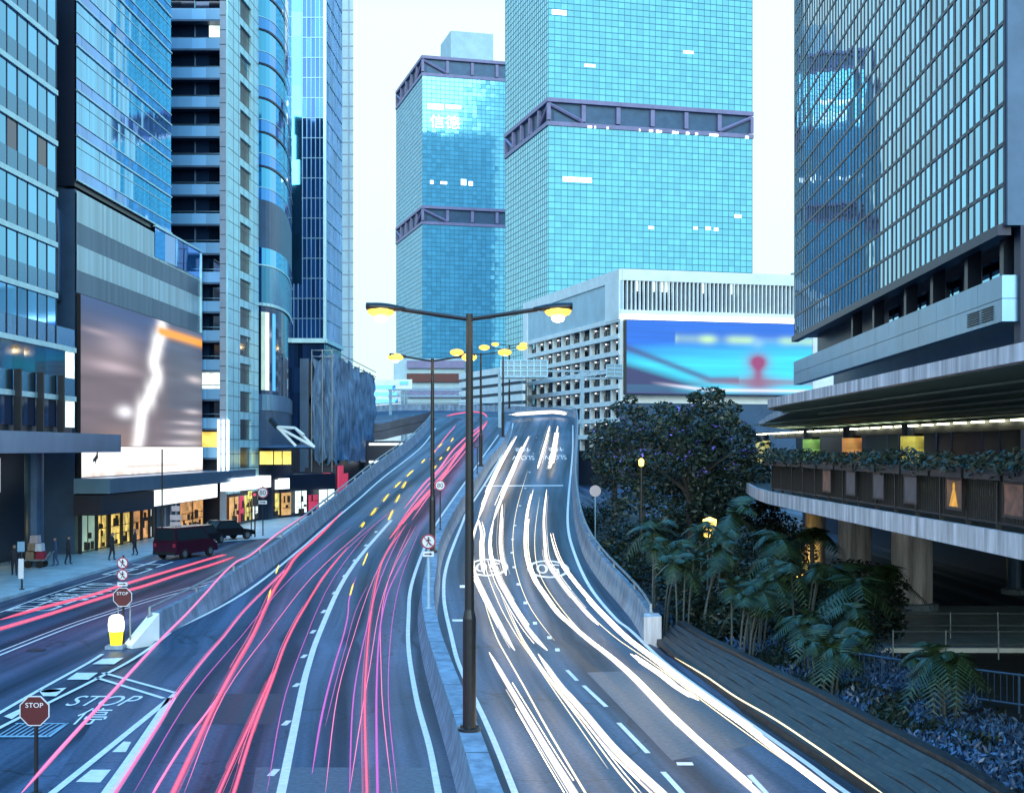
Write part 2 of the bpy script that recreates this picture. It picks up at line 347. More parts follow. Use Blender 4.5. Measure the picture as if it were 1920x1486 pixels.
# ------------------------------------------------------------------ the road's height, and photo pixels brought down on it
ZP = [(-50, 0), (0, 0), (44, 0), (50, .22), (60, 1.0), (80, 2.5), (106, 4.5), (130, 6.6), (150, 8.4), (170, 10.2), (185, 11.4), (200, 12.4), (240, 13.7), (400, 14.2)]
def _mono():
    xs = [p[0] for p in ZP]; ys = [p[1] for p in ZP]; n = len(xs)
    dd = [(ys[i+1]-ys[i])/(xs[i+1]-xs[i]) for i in range(n-1)]
    m = [dd[0]] + [0 if dd[i-1]*dd[i] <= 0 else 2*dd[i-1]*dd[i]/(dd[i-1]+dd[i]) for i in range(1, n-1)] + [dd[-1]]
    return xs, ys, m
_xs, _ys, _ms = _mono()
def zr(Y):
    for i in range(len(_xs)-1):
        if Y <= _xs[i+1] or i == len(_xs)-2:
            h = _xs[i+1]-_xs[i]; t = max(0, min(1, (Y-_xs[i])/h))
            return (2*t**3-3*t*t+1)*_ys[i]+(t**3-2*t*t+t)*h*_ms[i]+(-2*t**3+3*t*t)*_ys[i+1]+(t**3-t*t)*h*_ms[i+1]
def G(x, y, h=0.0, flat=False, ymax=205):
    """the point of the road (or of the flat street) h metres up that photo pixel (x, y) looks at"""
    if flat:
        Y = (H-h)*F/max(1, y-YH); return Vector(((x-CX)*Y/F, Y, h))
    lo, hi = 5.0, ymax
    fn = lambda Y: YH + (H-h-zr(Y))*F/Y - y
    for _ in range(50):
        mid = (lo+hi)/2
        if fn(mid) > 0: lo = mid
        else: hi = mid
    Y = (lo+hi)/2; return Vector(((x-CX)*Y/F, Y, zr(Y)+h))
def PX(x, Y): return ((x-CX)*Y/F, Y)
def ZY(y, Y): return H + (YH-y)*Y/F
def smooth(pts, k=6):
    """Catmull-Rom through 3D points"""
    P = [Vector(p) for p in pts]; out = []
    for i in range(len(P)-1):
        a, b, c, d = P[max(i-1, 0)], P[i], P[i+1], P[min(i+2, len(P)-1)]
        for j in range(k):
            t = j/k; out.append(.5*((2*b)+(c-a)*t+(2*a-5*b+4*c-d)*t*t+(3*b-a-3*c+d)*t**3))
    out.append(P[-1]); return out
def path(px, h=0.0, flat=False, k=6):
    P = smooth([G(x, y, h, flat) for x, y in px], k)
    return P if flat else [Vector((p.x, p.y, zr(p.y)+h)) for p in P]
def ribbon(mb, pts, wd, mi=0, dz=.008):
    A, B = [], []
    for i, p in enumerate(pts):
        t = (pts[min(i+1, len(pts)-1)]-pts[max(i-1, 0)]); n = Vector((-t.y, t.x, 0)).normalized()*wd/2
        z = Vector((0, 0, dz)); A.append(p+n+z); B.append(p-n+z)
    mb.strip(A, B, mi)
    # strips face up
def resample(pts, step):
    out = [pts[0]]; acc = 0
    for a, b in zip(pts, pts[1:]):
        d = (b-a).length; s = step-acc
        while s <= d and d > 0: out.append(a+(b-a)*(s/d)); s += step
        acc = (acc+d) % step if d else acc
    return out
def x_at(pts, Y):
    """X of a polyline at depth Y"""
    for a, b in zip(pts, pts[1:]):
        lo, hi = (a, b) if a.y <= b.y else (b, a)
        if lo.y <= Y <= hi.y and hi.y > lo.y: return lo.x+(hi.x-lo.x)*(Y-lo.y)/(hi.y-lo.y)
    return pts[0].x if abs(pts[0].y-Y) < abs(pts[-1].y-Y) else pts[-1].x
def text_mesh(s, size=1.0):
    cu = bpy.data.curves.new('text', 'FONT'); cu.body = s; cu.size = size; cu.align_x = 'CENTER'; cu.align_y = 'CENTER'; cu.fill_mode = 'FRONT'; cu.resolution_u = 4
    o = bpy.data.objects.new('text', cu); C.objects.link(o)
    dg = bpy.context.evaluated_depsgraph_get(); me = bpy.data.meshes.new_from_object(o.evaluated_get(dg))
    v = [tuple(x.co) for x in me.vertices]; f = [tuple(p.vertices) for p in me.polygons]
    bpy.data.objects.remove(o); bpy.data.curves.remove(cu); bpy.data.meshes.remove(me); return v, f
def put_text(mb, s, origin, ux, uz, mi=0, size=1.0, w=None, h=None, bold=0):
    """flat lettering in the plane of ux (reading direction) and uz (up), fitted to w x h metres"""
    v, f = text_mesh(s, size)
    if not v: return
    xs = [p[0] for p in v]; ys = [p[1] for p in v]; cx, cy = (min(xs)+max(xs))/2, (min(ys)+max(ys))/2
    sx = (w/(max(xs)-min(xs))) if w else 1; sy = (h/(max(ys)-min(ys))) if h else (sx if w else 1)
    if w is None and h: sx = sy
    i = len(mb.v); o = Vector(origin); ux = Vector(ux); uz = Vector(uz)
    mb.v += [tuple(o+ux*((p[0]-cx)*sx)+uz*((p[1]-cy)*sy)) for p in v]
    mb.f += [tuple(i+k for k in q) for q in f]; mb.m += [mi]*len(f)
# ================================================================== ground and roads
def sheet(name, pts, z, m, kind='structure', uvs=1.0):
    mb = MB(); mb.poly([(x, y, z) for x, y in pts]); mb.uv = [(x*uvs, y*uvs) for x, y in pts]
    return struct(mb.build(name, m), kind)
sheet('ground', [(-900, -60), (900, -60), (900, 2200), (-900, 2200)], -.012, 'asphalt')
# edge traces of the two carriageways (photo columns and rows of the foot of each parapet)
LPX = [(285, 1205), (340, 1175), (440, 1115), (540, 1040), (600, 988), (660, 935), (710, 890), (775, 838), (808, 801), (814, 785)]
RPX = [(1205, 1200), (1181, 1158), (1122, 1087), (1091, 1034), (1077, 979), (1072, 917), (1074, 870), (1077, 835), (1078, 800), (1077, 784)]
LB = path(LPX); RB = path(RPX)
Ys = [49+136*i/60 for i in range(61)]
LE = [Vector((x_at(LB, y), y, zr(y))) for y in Ys]; RE = [Vector((x_at(RB, y), y, zr(y))) for y in Ys]
# beyond the crest both carriageways swing left, banked
PV = Vector((LE[-1].x-8, 185, 0)); r0 = 8.0; r1 = RE[-1].x-PV.x
for i in range(1, 13):
    a = math.radians(90*i/12); k = i/12
    LE.append(Vector((PV.x+r0*math.cos(a), PV.y+r0*math.sin(a)*1.1, 11.4-1.6*k*k)))
    RE.append(Vector((PV.x+r1*math.cos(a), PV.y+r1*math.sin(a)*1.1, 11.4+1.9*math.sin(a))))
LE.append(LE[-1]+Vector((-8, 0, -.6))); RE.append(RE[-1]+Vector((-8, 0, -.6)))
# near part of the main road: flat, wider than the picture
road = MB(); road.uv = []
rows = []
for y in [8, 20, 30, 40]:
    rows.append((Vector((-40, y, 0)), Vector((9.6, y, 0))))
def add_rows(A, B, nx=14):
    base = len(road.v); dist = 0; prev = None
    for a, b in zip(A, B):
        c = (a+b)/2; dist += (c-prev).length if prev else c.y; prev = c
        for j in range(nx+1):
            p = a.lerp(b, j/nx); road.v.append((p.x, p.y, p.z)); road.uv.append(((p-a).length - (b-a).length, dist))
    for i in range(len(A)-1):
        for j in range(nx):
            o = base+i*(nx+1)+j; road.f.append((o, o+1, o+nx+2, o+nx+1)); road.m.append(0)
# main road before the ramp keeps the lane direction in its texture: left edge follows the painted edge line
NL = [(30, 1570), (150, 1390), (230, 1270), (285, 1205)]; NR = [(1705, 1560), (1556, 1464), (1374, 1340), (1278, 1272), (1205, 1200)]
nl = path(NL); nr = path(NR)
ys = [24.5+24.5*i/14 for i in range(15)]
add_rows([Vector((x_at(nl, y), y, zr(y))) for y in ys]+LE[1:], [Vector((x_at(nr, y)+ (0 if y > 48 else .35), y, zr(y))) for y in ys]+RE[1:])
struct(road.build('main_road', 'asphalt'))
near = MB(); near.uv = []
near.poly([(-14, 4, -.004), (9.4, 4, -.004), (9.4, 25.5, -.004), (-14, 25.5, -.004)]); near.uv = [(p[0], p[1]) for p in near.v]
struct(near.build('road_foreground', 'asphalt'))
# solid sides of the ramp
side = MB()
for E, s in ((LE, -1), (RE, 1)):
    n = len(Ys)
    top = [p+Vector((s*.42, 0, -.03)) for p in E[:n]]
    side.strip(top, [Vector((p.x, p.y, -.05)) for p in top])
struct(side.build('ramp_retaining_wall', 'deckside'))
deck = MB()       # flyover slab under the bend
rowsec = []
for a, b in zip(LE[len(Ys)-1:], RE[len(Ys)-1:]):
    t = (a-b).normalized()*.42
    rowsec.append([a+t-Vector((0, 0, .06)), b-t-Vector((0, 0, .06)), b-t-Vector((0, 0, 1.3)), a+t-Vector((0, 0, 1.3))])
deck.sweep(rowsec); struct(deck.build('flyover_slab', 'deckside'))

# ------------------------------------------------------------------ parapets, median
def wall_along(name, base, hgt, w0, w1, m, label, cat, outward, rail=True, key=None):
    """safety-shaped concrete wall; base: points at the foot of its road side"""
    sec = []
    for i, p in enumerate(base):
        t = (base[min(i+1, len(base)-1)]-base[max(i-1, 0)]); n = Vector((-t.y, t.x, 0)).normalized()*outward
        z = lambda h: Vector((0, 0, h))
        sec.append([p+z(-.05), p+n*.10+z(.32), p+n*(w0-w1)+z(hgt), p+n*w0+z(hgt), p+n*w0+z(-.05)])
    root = thing(name, label, cat, tuple(base[0])); mb = MB(); mb.sweep(sec); mb.build('concrete_wall', m, root)
    if rail:
        rl = MB(); pts = []
        for i, p in enumerate(base):
            t = (base[min(i+1, len(base)-1)]-base[max(i-1, 0)]); n = Vector((-t.y, t.x, 0)).normalized()*outward
            pts.append(p+n*(w0-w1/2)+Vector((0, 0, hgt+.28)))
        rl.tube(pts, .055, 6); rl.build('top_rail', 'steel', root)
        for i, q in enumerate(resample(pts, 5.0)[:60]):
            b = MB(); b.box(q.x-.04, q.x+.04, q.y-.06, q.y+.06, q.z-.3, q.z+.02); b.build('rail_post', 'steel', root)
    return root
wall_along('ramp_parapet', LE[:62], .9, .42, .22, 'concrete', 'long concrete parapet with metal top rail along the left edge of the climbing ramp', 'parapet', 1)
wall_along('ramp_parapet', RE, 1.0, .42, .22, 'concrete', 'concrete parapet curving along the right edge of the road beside the dark trees', 'parapet', -1)
wall_along('flyover_parapet', LE[61:], 1.0, .42, .22, 'deckside', 'dark outer parapet of the flyover bend swinging left beyond the ramp crest', 'parapet', 1, rail=False)
# square end block of the right-hand parapet
e0 = RE[0]; mb = MB(); mb.prism([(e0.x-.03, e0.y-.9), (e0.x+.62, e0.y-.75), (e0.x+.62, e0.y+.3), (e0.x+.1, e0.y+.35)], 0, 1.12)
tag(mb.build('parapet_end_block', 'stained'), 'weathered concrete end block where the right parapet stops by the brick slope', 'end block')
# tapered nose of the left-hand parapet
a0 = LE[0]; mb = MB()
nose = G(240, 1208); tip = Vector((nose.x, nose.y, 0)); d = (a0-tip)
prp = Vector((-d.y, d.x, 0)).normalized()
w_ = [tip-prp*.28, a0-prp*.08, a0+prp*.5, tip+prp*.28]
mb.hexa([(w_[0].x, w_[0].y, 0), (w_[1].x, w_[1].y, 0), (w_[2].x, w_[2].y, 0), (w_[3].x, w_[3].y, 0),
         (w_[0].x, w_[0].y, .12), (w_[1].x, w_[1].y, 1.15), (w_[2].x, w_[2].y, 1.15), (w_[3].x, w_[3].y, .12)])
tag(mb.build('parapet_nose', 'white'), 'pale sloping concrete nose at the start of the left parapet behind the lit bollard', 'crash ramp')
MPX = [(985, 1640), (920, 1486), (880, 1368), (832, 1239), (809, 1164), (802, 1111), (808, 1068), (814, 1020), (835, 973), (865, 926), (886, 897), (912, 858), (937, 830), (950, 803), (954, 790)]
MT = path(MPX, .9)
mdr = [p-Vector((0, 0, .9)) for p in MT]
root = thing('median_barrier', 'low pale concrete wall between the two carriageways carrying the double armed lamps', 'barrier', tuple(mdr[0]))
sec = []
for i, p in enumerate(mdr):
    t = (mdr[min(i+1, len(mdr)-1)]-mdr[max(i-1, 0)]); n = Vector((-t.y, t.x, 0)).normalized(); z = lambda h: Vector((0, 0, h))
    sec.append([p-n*.42+z(-.05), p-n*.30+z(.3), p-n*.22+z(.82), p-n*.24+z(.9), p+n*.24+z(.9), p+n*.22+z(.82), p+n*.30+z(.3), p+n*.42+z(-.05)])
mb = MB(); mb.sweep(sec); mb.build('concrete_wall', 'concrete', root)
for q_ in resample(MT, 4.0)[1:40]: mb = MB(); mb.box(q_.x-.245, q_.x+.245, q_.y-.02, q_.y+.02, q_.z-.05, q_.z+.004); mb.build('expansion_joint', 'black', root)
mt = resample(MT, 6.0)
for q in mt[:24]:
    pass

# ------------------------------------------------------------------ painted markings (flat paint a few millimetres proud)
def paint_line(px, wd, name='road_marking', flat=False, m='paint', dz=.014):
    mb = MB(); ribbon(mb, path(px, 0, flat), wd, 0, dz); struct(mb.build(name, m))
def paint_polys(polys, name='road_marking', m='paint', flat=False, dz=.014):
    mb = MB()
    for P in polys: mb.poly([G(x, y, 0, flat)+Vector((0, 0, dz)) for x, y in P])
    struct(mb.build(name, m))
paint_line([(1640, 1523), (1556, 1464), (1504, 1425), (1374, 1334), (1278, 1266), (1187, 1186), (1153, 1158), (1106, 1100), (1078, 1040), (1065, 988), (1066, 932), (1071, 880), (1074, 840), (1074, 797)], .15)
paint_line([(990, 1560), (965, 1486), (914, 1361), (863, 1252), (846, 1191), (832, 1116), (839, 1055), (866, 983), (880, 952), (922, 886), (945, 845), (958, 812), (962, 793)], .15)
paint_line([(840, 1560), (822, 1486), (805, 1399), (781, 1310), (766, 1215), (766, 1157), (771, 1099), (793, 1034), (815, 987), (850, 935), (880, 893), (910, 850), (935, 815)], .15)
paint_line([(500, 1600), (527, 1486), (552, 1365), (576, 1255), (600, 1184), (639, 1097), (679, 1038), (734, 975)], .2)
paint_line([(302, 1190), (460, 1110), (560, 1032), (606, 992), (672, 936), (720, 894), (790, 838), (817, 802)], .15)
# blocks beside the centre line of the left carriageway, dashes and studs of the right one
mb = MB()
def blk(x, y, w, l, d=(0, 1)):
    p = G(x, y); t = Vector((d[0], d[1], 0)).normalized(); n = Vector((-t.y, t.x, 0))
    q = [p+n*w/2-t*l/2, p-n*w/2-t*l/2, p-n*w/2+t*l/2, p+n*w/2+t*l/2]
    mb.poly([(a.x, a.y, zr(a.y)+.010) for a in q])
for x, y in ((513, 1448), (537, 1355), (556, 1284), (570, 1230), (587, 1184), (607, 1146), (627, 1111), (646, 1079), (665, 1050), (686, 1022), (705, 997)): blk(x, y, .16, .62, (.06, 1))
for x, y in ((1045, 1218), (1030, 1195), (1003, 1168), (985, 1130), (972, 1095), (964, 1063), (960, 1036), (961, 1011), (966, 985), (975, 948), (985, 915), (993, 885), (1000, 850), (1006, 820)): blk(x, y, .16, .55)
struct(mb.build('road_marking', 'paint'))
for a in (((1063, 1256), (1082, 1276)), ((1094, 1285), (1137, 1325)), ((1160, 1355), (1215, 1412)), ((1243, 1447), (1300, 1510))): paint_line(a, .13)
paint_polys([[(1268, 1429), (1298, 1429), (1301, 1435), (1270, 1435)], [(1410, 1452), (1445, 1490), (1435, 1490), (1400, 1454)], [(862, 1097), (884, 1097), (884, 1102), (862, 1102)], [(847, 1161), (868, 1161), (870, 1165), (849, 1165)], [(905, 910), (1056, 909.2), (1056, 911), (905, 911.6)]])
# speed roundels, read by the traffic coming towards us
def roundel(cx, cy):
    mb = MB(); c = G(cx, cy); rx, ry = 1.02, 2.6; n = 40; A = []; B = []
    for i in range(n+1):
        a = 2*math.pi*i/n
        for L_, k in ((A, 1), (B, .83)):
            x, y = c.x+rx*k*math.cos(a), c.y+ry*k*math.sin(a); L_.append(Vector((x, y, zr(y)+.011)))
    mb.strip(A, B); i0 = len(mb.v)
    put_text(mb, "50", c, (-1, 0, 0), (0, -1, 0), w=1.15, h=2.7)
    for i in range(i0, len(mb.v)): x, y, z = mb.v[i]; mb.v[i] = (x, y, zr(y)+.011)
    struct(mb.build('road_marking', 'paint'))
roundel(914, 1063); roundel(1028, 1066)
def road_text(s, cx, cy, wd, ln, flip=False, flat=False, yaw=0):
    mb = MB(); c = G(cx, cy, 0, flat); a = math.radians(yaw); ux = Vector((math.cos(a), math.sin(a), 0)); uy = Vector((-math.sin(a), math.cos(a), 0))
    if flip: ux = -ux; uy = -uy
    put_text(mb, s, c, ux, uy, w=wd, h=ln)
    mb.v = [(x, y, (0 if flat else zr(y))+.011) for x, y, z in mb.v]
    struct(mb.build('road_marking', 'paint'))
road_text("SLOW", 981, 858, 2.1, 4.2, True); road_text("慢", 980, 843, 1.6, 4.2, True)
road_text("SLOW", 1041, 857, 2.1, 4.2, True); road_text("慢", 1042, 842, 1.6, 4.2, True)
# stop junction bottom left
def px_text(s, bl, br, tl, tr):
    v, f = text_mesh(s); xs = [p[0] for p in v]; ys = [p[1] for p in v]; mb = MB()
    for p in v:
        a = (p[0]-min(xs))/(max(xs)-min(xs)); b = (p[1]-min(ys))/(max(ys)-min(ys))
        q = [(bl[k]*(1-a)+br[k]*a)*(1-b)+(tl[k]*(1-a)+tr[k]*a)*b for k in (0, 1)]
        g = G(*q); mb.v.append((g.x, g.y, zr(g.y)+.011))
    mb.f = f; mb.m = [0]*len(f); struct(mb.build('road_marking', 'paint'))
px_text("STOP", (119, 1323), (240, 1323), (150, 1304), (274, 1304))
px_text("停", (128, 1358), (190, 1358), (160, 1327), (214, 1327))
paint_line([(-60, 1372), (0, 1336), (85, 1287), (192, 1226)], .14)
paint_line([(-60, 1396), (0, 1364), (92, 1317), (182, 1272), (275, 1219), (319, 1186)], .14)
paint_line([(193, 1261), (333, 1300)], .16); paint_line([(180, 1270), (307, 1309)], .16)
paint_line([(331, 1299), (235, 1377), (94, 1490), (40, 1530)], .18); paint_line([(322, 1308), (268, 1390), (195, 1495), (150, 1560)], .26)
paint_polys([[(232, 1390), (246, 1391), (236, 1410), (210, 1410)], [(171, 1443), (208, 1443), (188, 1467), (142, 1466)], [(144, 1261), (184, 1261), (166, 1274), (125, 1274)], [(192, 1235), (232, 1233), (214, 1245), (173, 1245)],
             [(7, 1343), (37, 1329), (37, 1338), (22, 1348)], [(72, 1294), (125, 1289), (105, 1305), (81, 1305)]])
bx = []
for k in range(9): x = 2+k*11; bx.append([(x+30, 1357), (x+33, 1357), (x-3, 1379), (x-7, 1379)])
bx += [[(-20, 1379), (88, 1379), (94, 1382), (-20, 1382)], [(30, 1355.5), (128, 1355.5), (126, 1357), (28, 1357)], [(124, 1355), (130, 1355), (94, 1382), (88, 1381)]]
paint_polys(bx, m='bluesteel')
# flat street on the left
paint_line([(-40, 1246), (0, 1228), (126, 1178), (210, 1149), (296, 1122), (400, 1093), (470, 1070)], .11, flat=True)
paint_line([(-40, 1238), (0, 1221), (126, 1172), (210, 1144), (296, 1117), (400, 1089)], .09, flat=True)
paint_line([(0, 1148), (110, 1108), (220, 1074), (320, 1042)], .10, flat=True, m='ty_paint' if 'ty_paint' in M else 'paint')
mb = MB(); 
for s, px, py, wd, ln in (("巴士站", 100, 1128, 2.2, 7.0), ("BUS STOP", 165, 1108, 2.4, 8.0), ("巴士", 262, 1064, 2.2, 9.0)):
    c = G(px, py, 0, True); i0 = len(mb.v); put_text(mb, s, c, (0, 1, 0), (-1, 0, 0), w=ln, h=wd)
    mb.v[i0:] = [(x, y, .011) for x, y, z in mb.v[i0:]]
struct(mb.build('road_marking', 'paint'))
# asphalt repairs
def patch(px, m, dz=.004, flat=False):
    mb = MB(); mb.poly([G(x, y, 0, flat)+Vector((0, 0, dz)) for x, y in px]); struct(mb.build('road_patch', m))
patch([(480, 1438), (800, 1438), (830, 1500), (470, 1500)], 'patch'); patch([(1100, 1260), (1240, 1256), (1420, 1395), (1260, 1425)], 'patch')
patch([(335, 1300), (530, 1300), (510, 1357), (290, 1357)], 'darkpatch', .005)
mh = MB(); 
for x, y in ((68, 1213), (95, 1295)): g = G(x, y); mh.lathe((g.x, g.y, 0), [(.33, -.01), (.33, .012), (.28, .014)], 20)
struct(mh.build('manhole_cover', 'black'))

# ------------------------------------------------------------------ pavement on the left, planting and paving on the right
kerb = MB(); kerb.hexa([(-40, 20, -.02), (-24, 20, -.02), (-24, 118, -.02), (-40, 118, -.02), (-40, 20, .14), (-24, 20, .14), (-24, 118, .14), (-40, 118, .14)])
struct(kerb.build('pavement', 'pave'))
sheet('forecourt_pavement', [(-24, 100), (-15.4, 112), (-15.2, 160), (-30, 160), (-30, 118.2), (-24, 118.2)], .02, 'pave')
# brick-paved slope between the road and the planting
SL = path([(1740, 1585), (1650, 1512), (1560, 1452), (1470, 1392), (1374, 1325), (1290, 1262), (1216, 1203)], .06); 
slope = MB(); slope.uv = []
prof = []
for p in SL:
    n = Vector((1, .35, 0)).normalized(); wdt = .55+.75*max(0, min(1, (50.5-p.y)/16)); row = [p+n*.28+Vector((0, 0, -.08)), p+n*.30+Vector((0, 0, .12)), p+n*.46+Vector((0, 0, .13))]
    for k in range(4):
        o_ = .46+wdt*(k+.08)/4; o2 = .46+wdt*(k+1)/4; z0 = .13+.12*k
        row += [p+n*o_+Vector((0, 0, z0+.03*math.sin(p.y*2.1+k))), p+n*(o2-.04)+Vector((0, 0, z0+.13)), p+n*o2+Vector((0, 0, z0+.07))]
    row += [p+n*(.46+wdt+.03)+Vector((0, 0, .72)), p+n*(.46+wdt+.32)+Vector((0, 0, .72)), p+n*(.46+wdt+.34)+Vector((0, 0, -.3))]
    prof.append(row)
for c in range(len(prof[0])-1):
    i = len(slope.v); dist = 0; acr = c*.21
    for k, r_ in enumerate(prof):
        dist += (r_[c]-prof[k-1][c]).length if k else 0
        slope.v += [tuple(r_[c]), tuple(r_[c+1])]; slope.uv += [(dist, acr), (dist, acr+(r_[c+1]-r_[c]).length)]
    for k in range(len(prof)-1): slope.f.append((i+2*k, i+2*k+1, i+2*k+3, i+2*k+2)); slope.m.append(0)
struct(slope.build('paved_bank', 'brick'))
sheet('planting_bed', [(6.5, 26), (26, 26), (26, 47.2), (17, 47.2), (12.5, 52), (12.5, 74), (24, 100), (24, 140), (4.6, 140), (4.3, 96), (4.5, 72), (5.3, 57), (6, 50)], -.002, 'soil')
sheet('side_road', [(12.5, 47), (60, 47), (60, 61), (12.5, 61)], .004, 'pave')
mb = MB(); ribbon(mb, [Vector((5.1, 92, .01)), Vector((5.0, 80, .01)), Vector((5.6, 66, .01)), Vector((6.6, 58, .01))], 2.0, 0, .006); struct(mb.build('side_path', 'darkpatch'))

# ================================================================== streaks of light left along the lanes by passing lamps
def trail(px, r, m, label, h=.65, flat=False, group=None, k=6):
    pts = path(px, h, flat, k); mb = MB()
    if len(pts) > 60: pts = pts[::2]+([pts[-1]] if len(pts) % 2 == 0 else [])
    n = len(pts); k_ = min(6, n//5); fade = lambda i, k: .15+.85*min(1, min(i, n-1-i)/max(1, k))
    thin = r < .04
    if m in ('tr', 'tp') and not thin: r *= .66
    mb.tube(pts, [r*(.8 if thin else .42)*fade(i, k_) for i in range(n)], 8)
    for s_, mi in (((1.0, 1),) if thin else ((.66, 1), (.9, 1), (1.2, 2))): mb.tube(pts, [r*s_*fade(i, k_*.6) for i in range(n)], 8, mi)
    if not thin:      # finer strands either side, from the edges of the lamps
        for j in range(4):
            off = R.choice((-1, 1))*R.uniform(1.0, 2.8)*r; dz = R.uniform(-.6, .9)*r; i0 = R.randint(0, max(0, n//3)); i1 = n-R.randint(0, max(0, n//3)); sp = []
            for i in range(i0, i1):
                t = pts[min(i+1, n-1)]-pts[max(i-1, 0)]; nn = Vector((-t.y, t.x, 0)).normalized(); sp.append(pts[i]+nn*off*(1+.05*math.sin(i*.2+j))+Vector((0, 0, dz)))
            if len(sp) > 2: mb.tube(sp, R.uniform(.08, .2)*r, 5, R.choice((0, 1, 1)))
    o = mb.build('light_streak', [m, m+'_halo', m+'_veil'], smooth=True); return tag(o, label, 'light streak', group)
GR, GW, GA = 'red tail light streaks', 'white headlight streaks', 'amber indicator flashes'
trail([(40, 1486), (110, 1407), (180, 1330), (300, 1200), (350, 1150), (400, 1095), (440, 1055), (470, 1040), (520, 1000), (575, 963)], .035, 'tp', 'high pink streak crossing the STOP lettering and rising over the left parapet', 2.4, group=GR)
trail([(185, 1530), (225, 1470), (300, 1353), (333, 1298), (399, 1215), (458, 1144), (517, 1085), (537, 1066)], .042, 'tp', 'pink streak that brushes the corner of the white V marking', .8, group=GR)
trail([(300, 1540), (324, 1486), (418, 1290), (473, 1192), (509, 1113), (537, 1070), (556, 1042), (600, 1002), (643, 957)], .085, 'tr', 'thickest red streak, running from the bottom edge up beside the left parapet', .8, group=GR)
trail([(280, 1500), (300, 1464), (350, 1385), (406, 1310), (440, 1252)], .03, 'tp', 'thin pink branch joining the thickest red streak low in the left lane', .8, group=GR)
trail([(420, 1530), (438, 1486), (473, 1373), (509, 1278), (540, 1196), (572, 1137), (607, 1081), (653, 1024)], .06, 'tr', 'red streak just left of the small white blocks', .8, group=GR)
trail([(395, 1530), (410, 1486), (470, 1353), (497, 1294), (515, 1255)], .05, 'tr', 'short red branch beside the red streak left of the white blocks', .8, group=GR)
trail([(688, 1530), (688, 1486), (684, 1334), (686, 1255), (694, 1160), (708, 1081), (726, 1034), (763, 981)], .045, 'tr', 'bright red streak running straight down the lane nearest the central wall', .8, group=GR)
trail([(710, 1530), (708, 1486), (706, 1294), (712, 1184), (724, 1121), (740, 1081), (765, 1035)], .03, 'tm', 'dull crimson streak close right of the bright streak by the central wall', .8, group=GR)
trail([(585, 1450), (604, 1338), (627, 1247), (651, 1160), (655, 1121), (668, 1080)], .03, 'tm', 'faint mauve streak just right of the long white centre line', .8, group=GR)
trail([(610, 1360), (640, 1240), (665, 1150), (690, 1095)], .012, 'tm', 'hair-thin mauve streak in the middle of the left carriageway', .6, group=GR)
trail([(590, 1100), (640, 1040), (700, 985), (745, 950)], .014, 'tm', 'hair-thin streak crossing the white blocks further up the ramp', .6, group=GR)
trail([(758, 953), (797, 905), (821, 882), (850, 843), (879, 815), (903, 797)], .10, 'tp', 'wide pink streak behind the big lamp post, left of the two near the crest', .8, group=GR)
trail([(730, 1010), (765, 965), (800, 925), (821, 905), (850, 862), (879, 823), (903, 803), (914, 788)], .12, 'tr', 'wide red streak nearest the central wall just below the crest', .8, group=GR)
trail([(804, 863), (818, 843), (831, 825), (845, 808), (855, 796)], .06, 'tp', 'slim pink streak between the amber flashes and the left parapet near the crest', .8, group=GR)
trail([(0, 1161), (81, 1138), (175, 1114), (242, 1092), (323, 1068), (400, 1045), (425, 1039)], .10, 'tr', 'upper of two red streaks on the flat street past the parked van', .7, True, GR)
trail([(-30, 1187), (0, 1178), (81, 1154), (207, 1115), (269, 1098), (336, 1076), (400, 1057), (440, 1043)], .10, 'tr', 'lower of two red streaks on the flat street, behind the round signs', .7, True, GR)
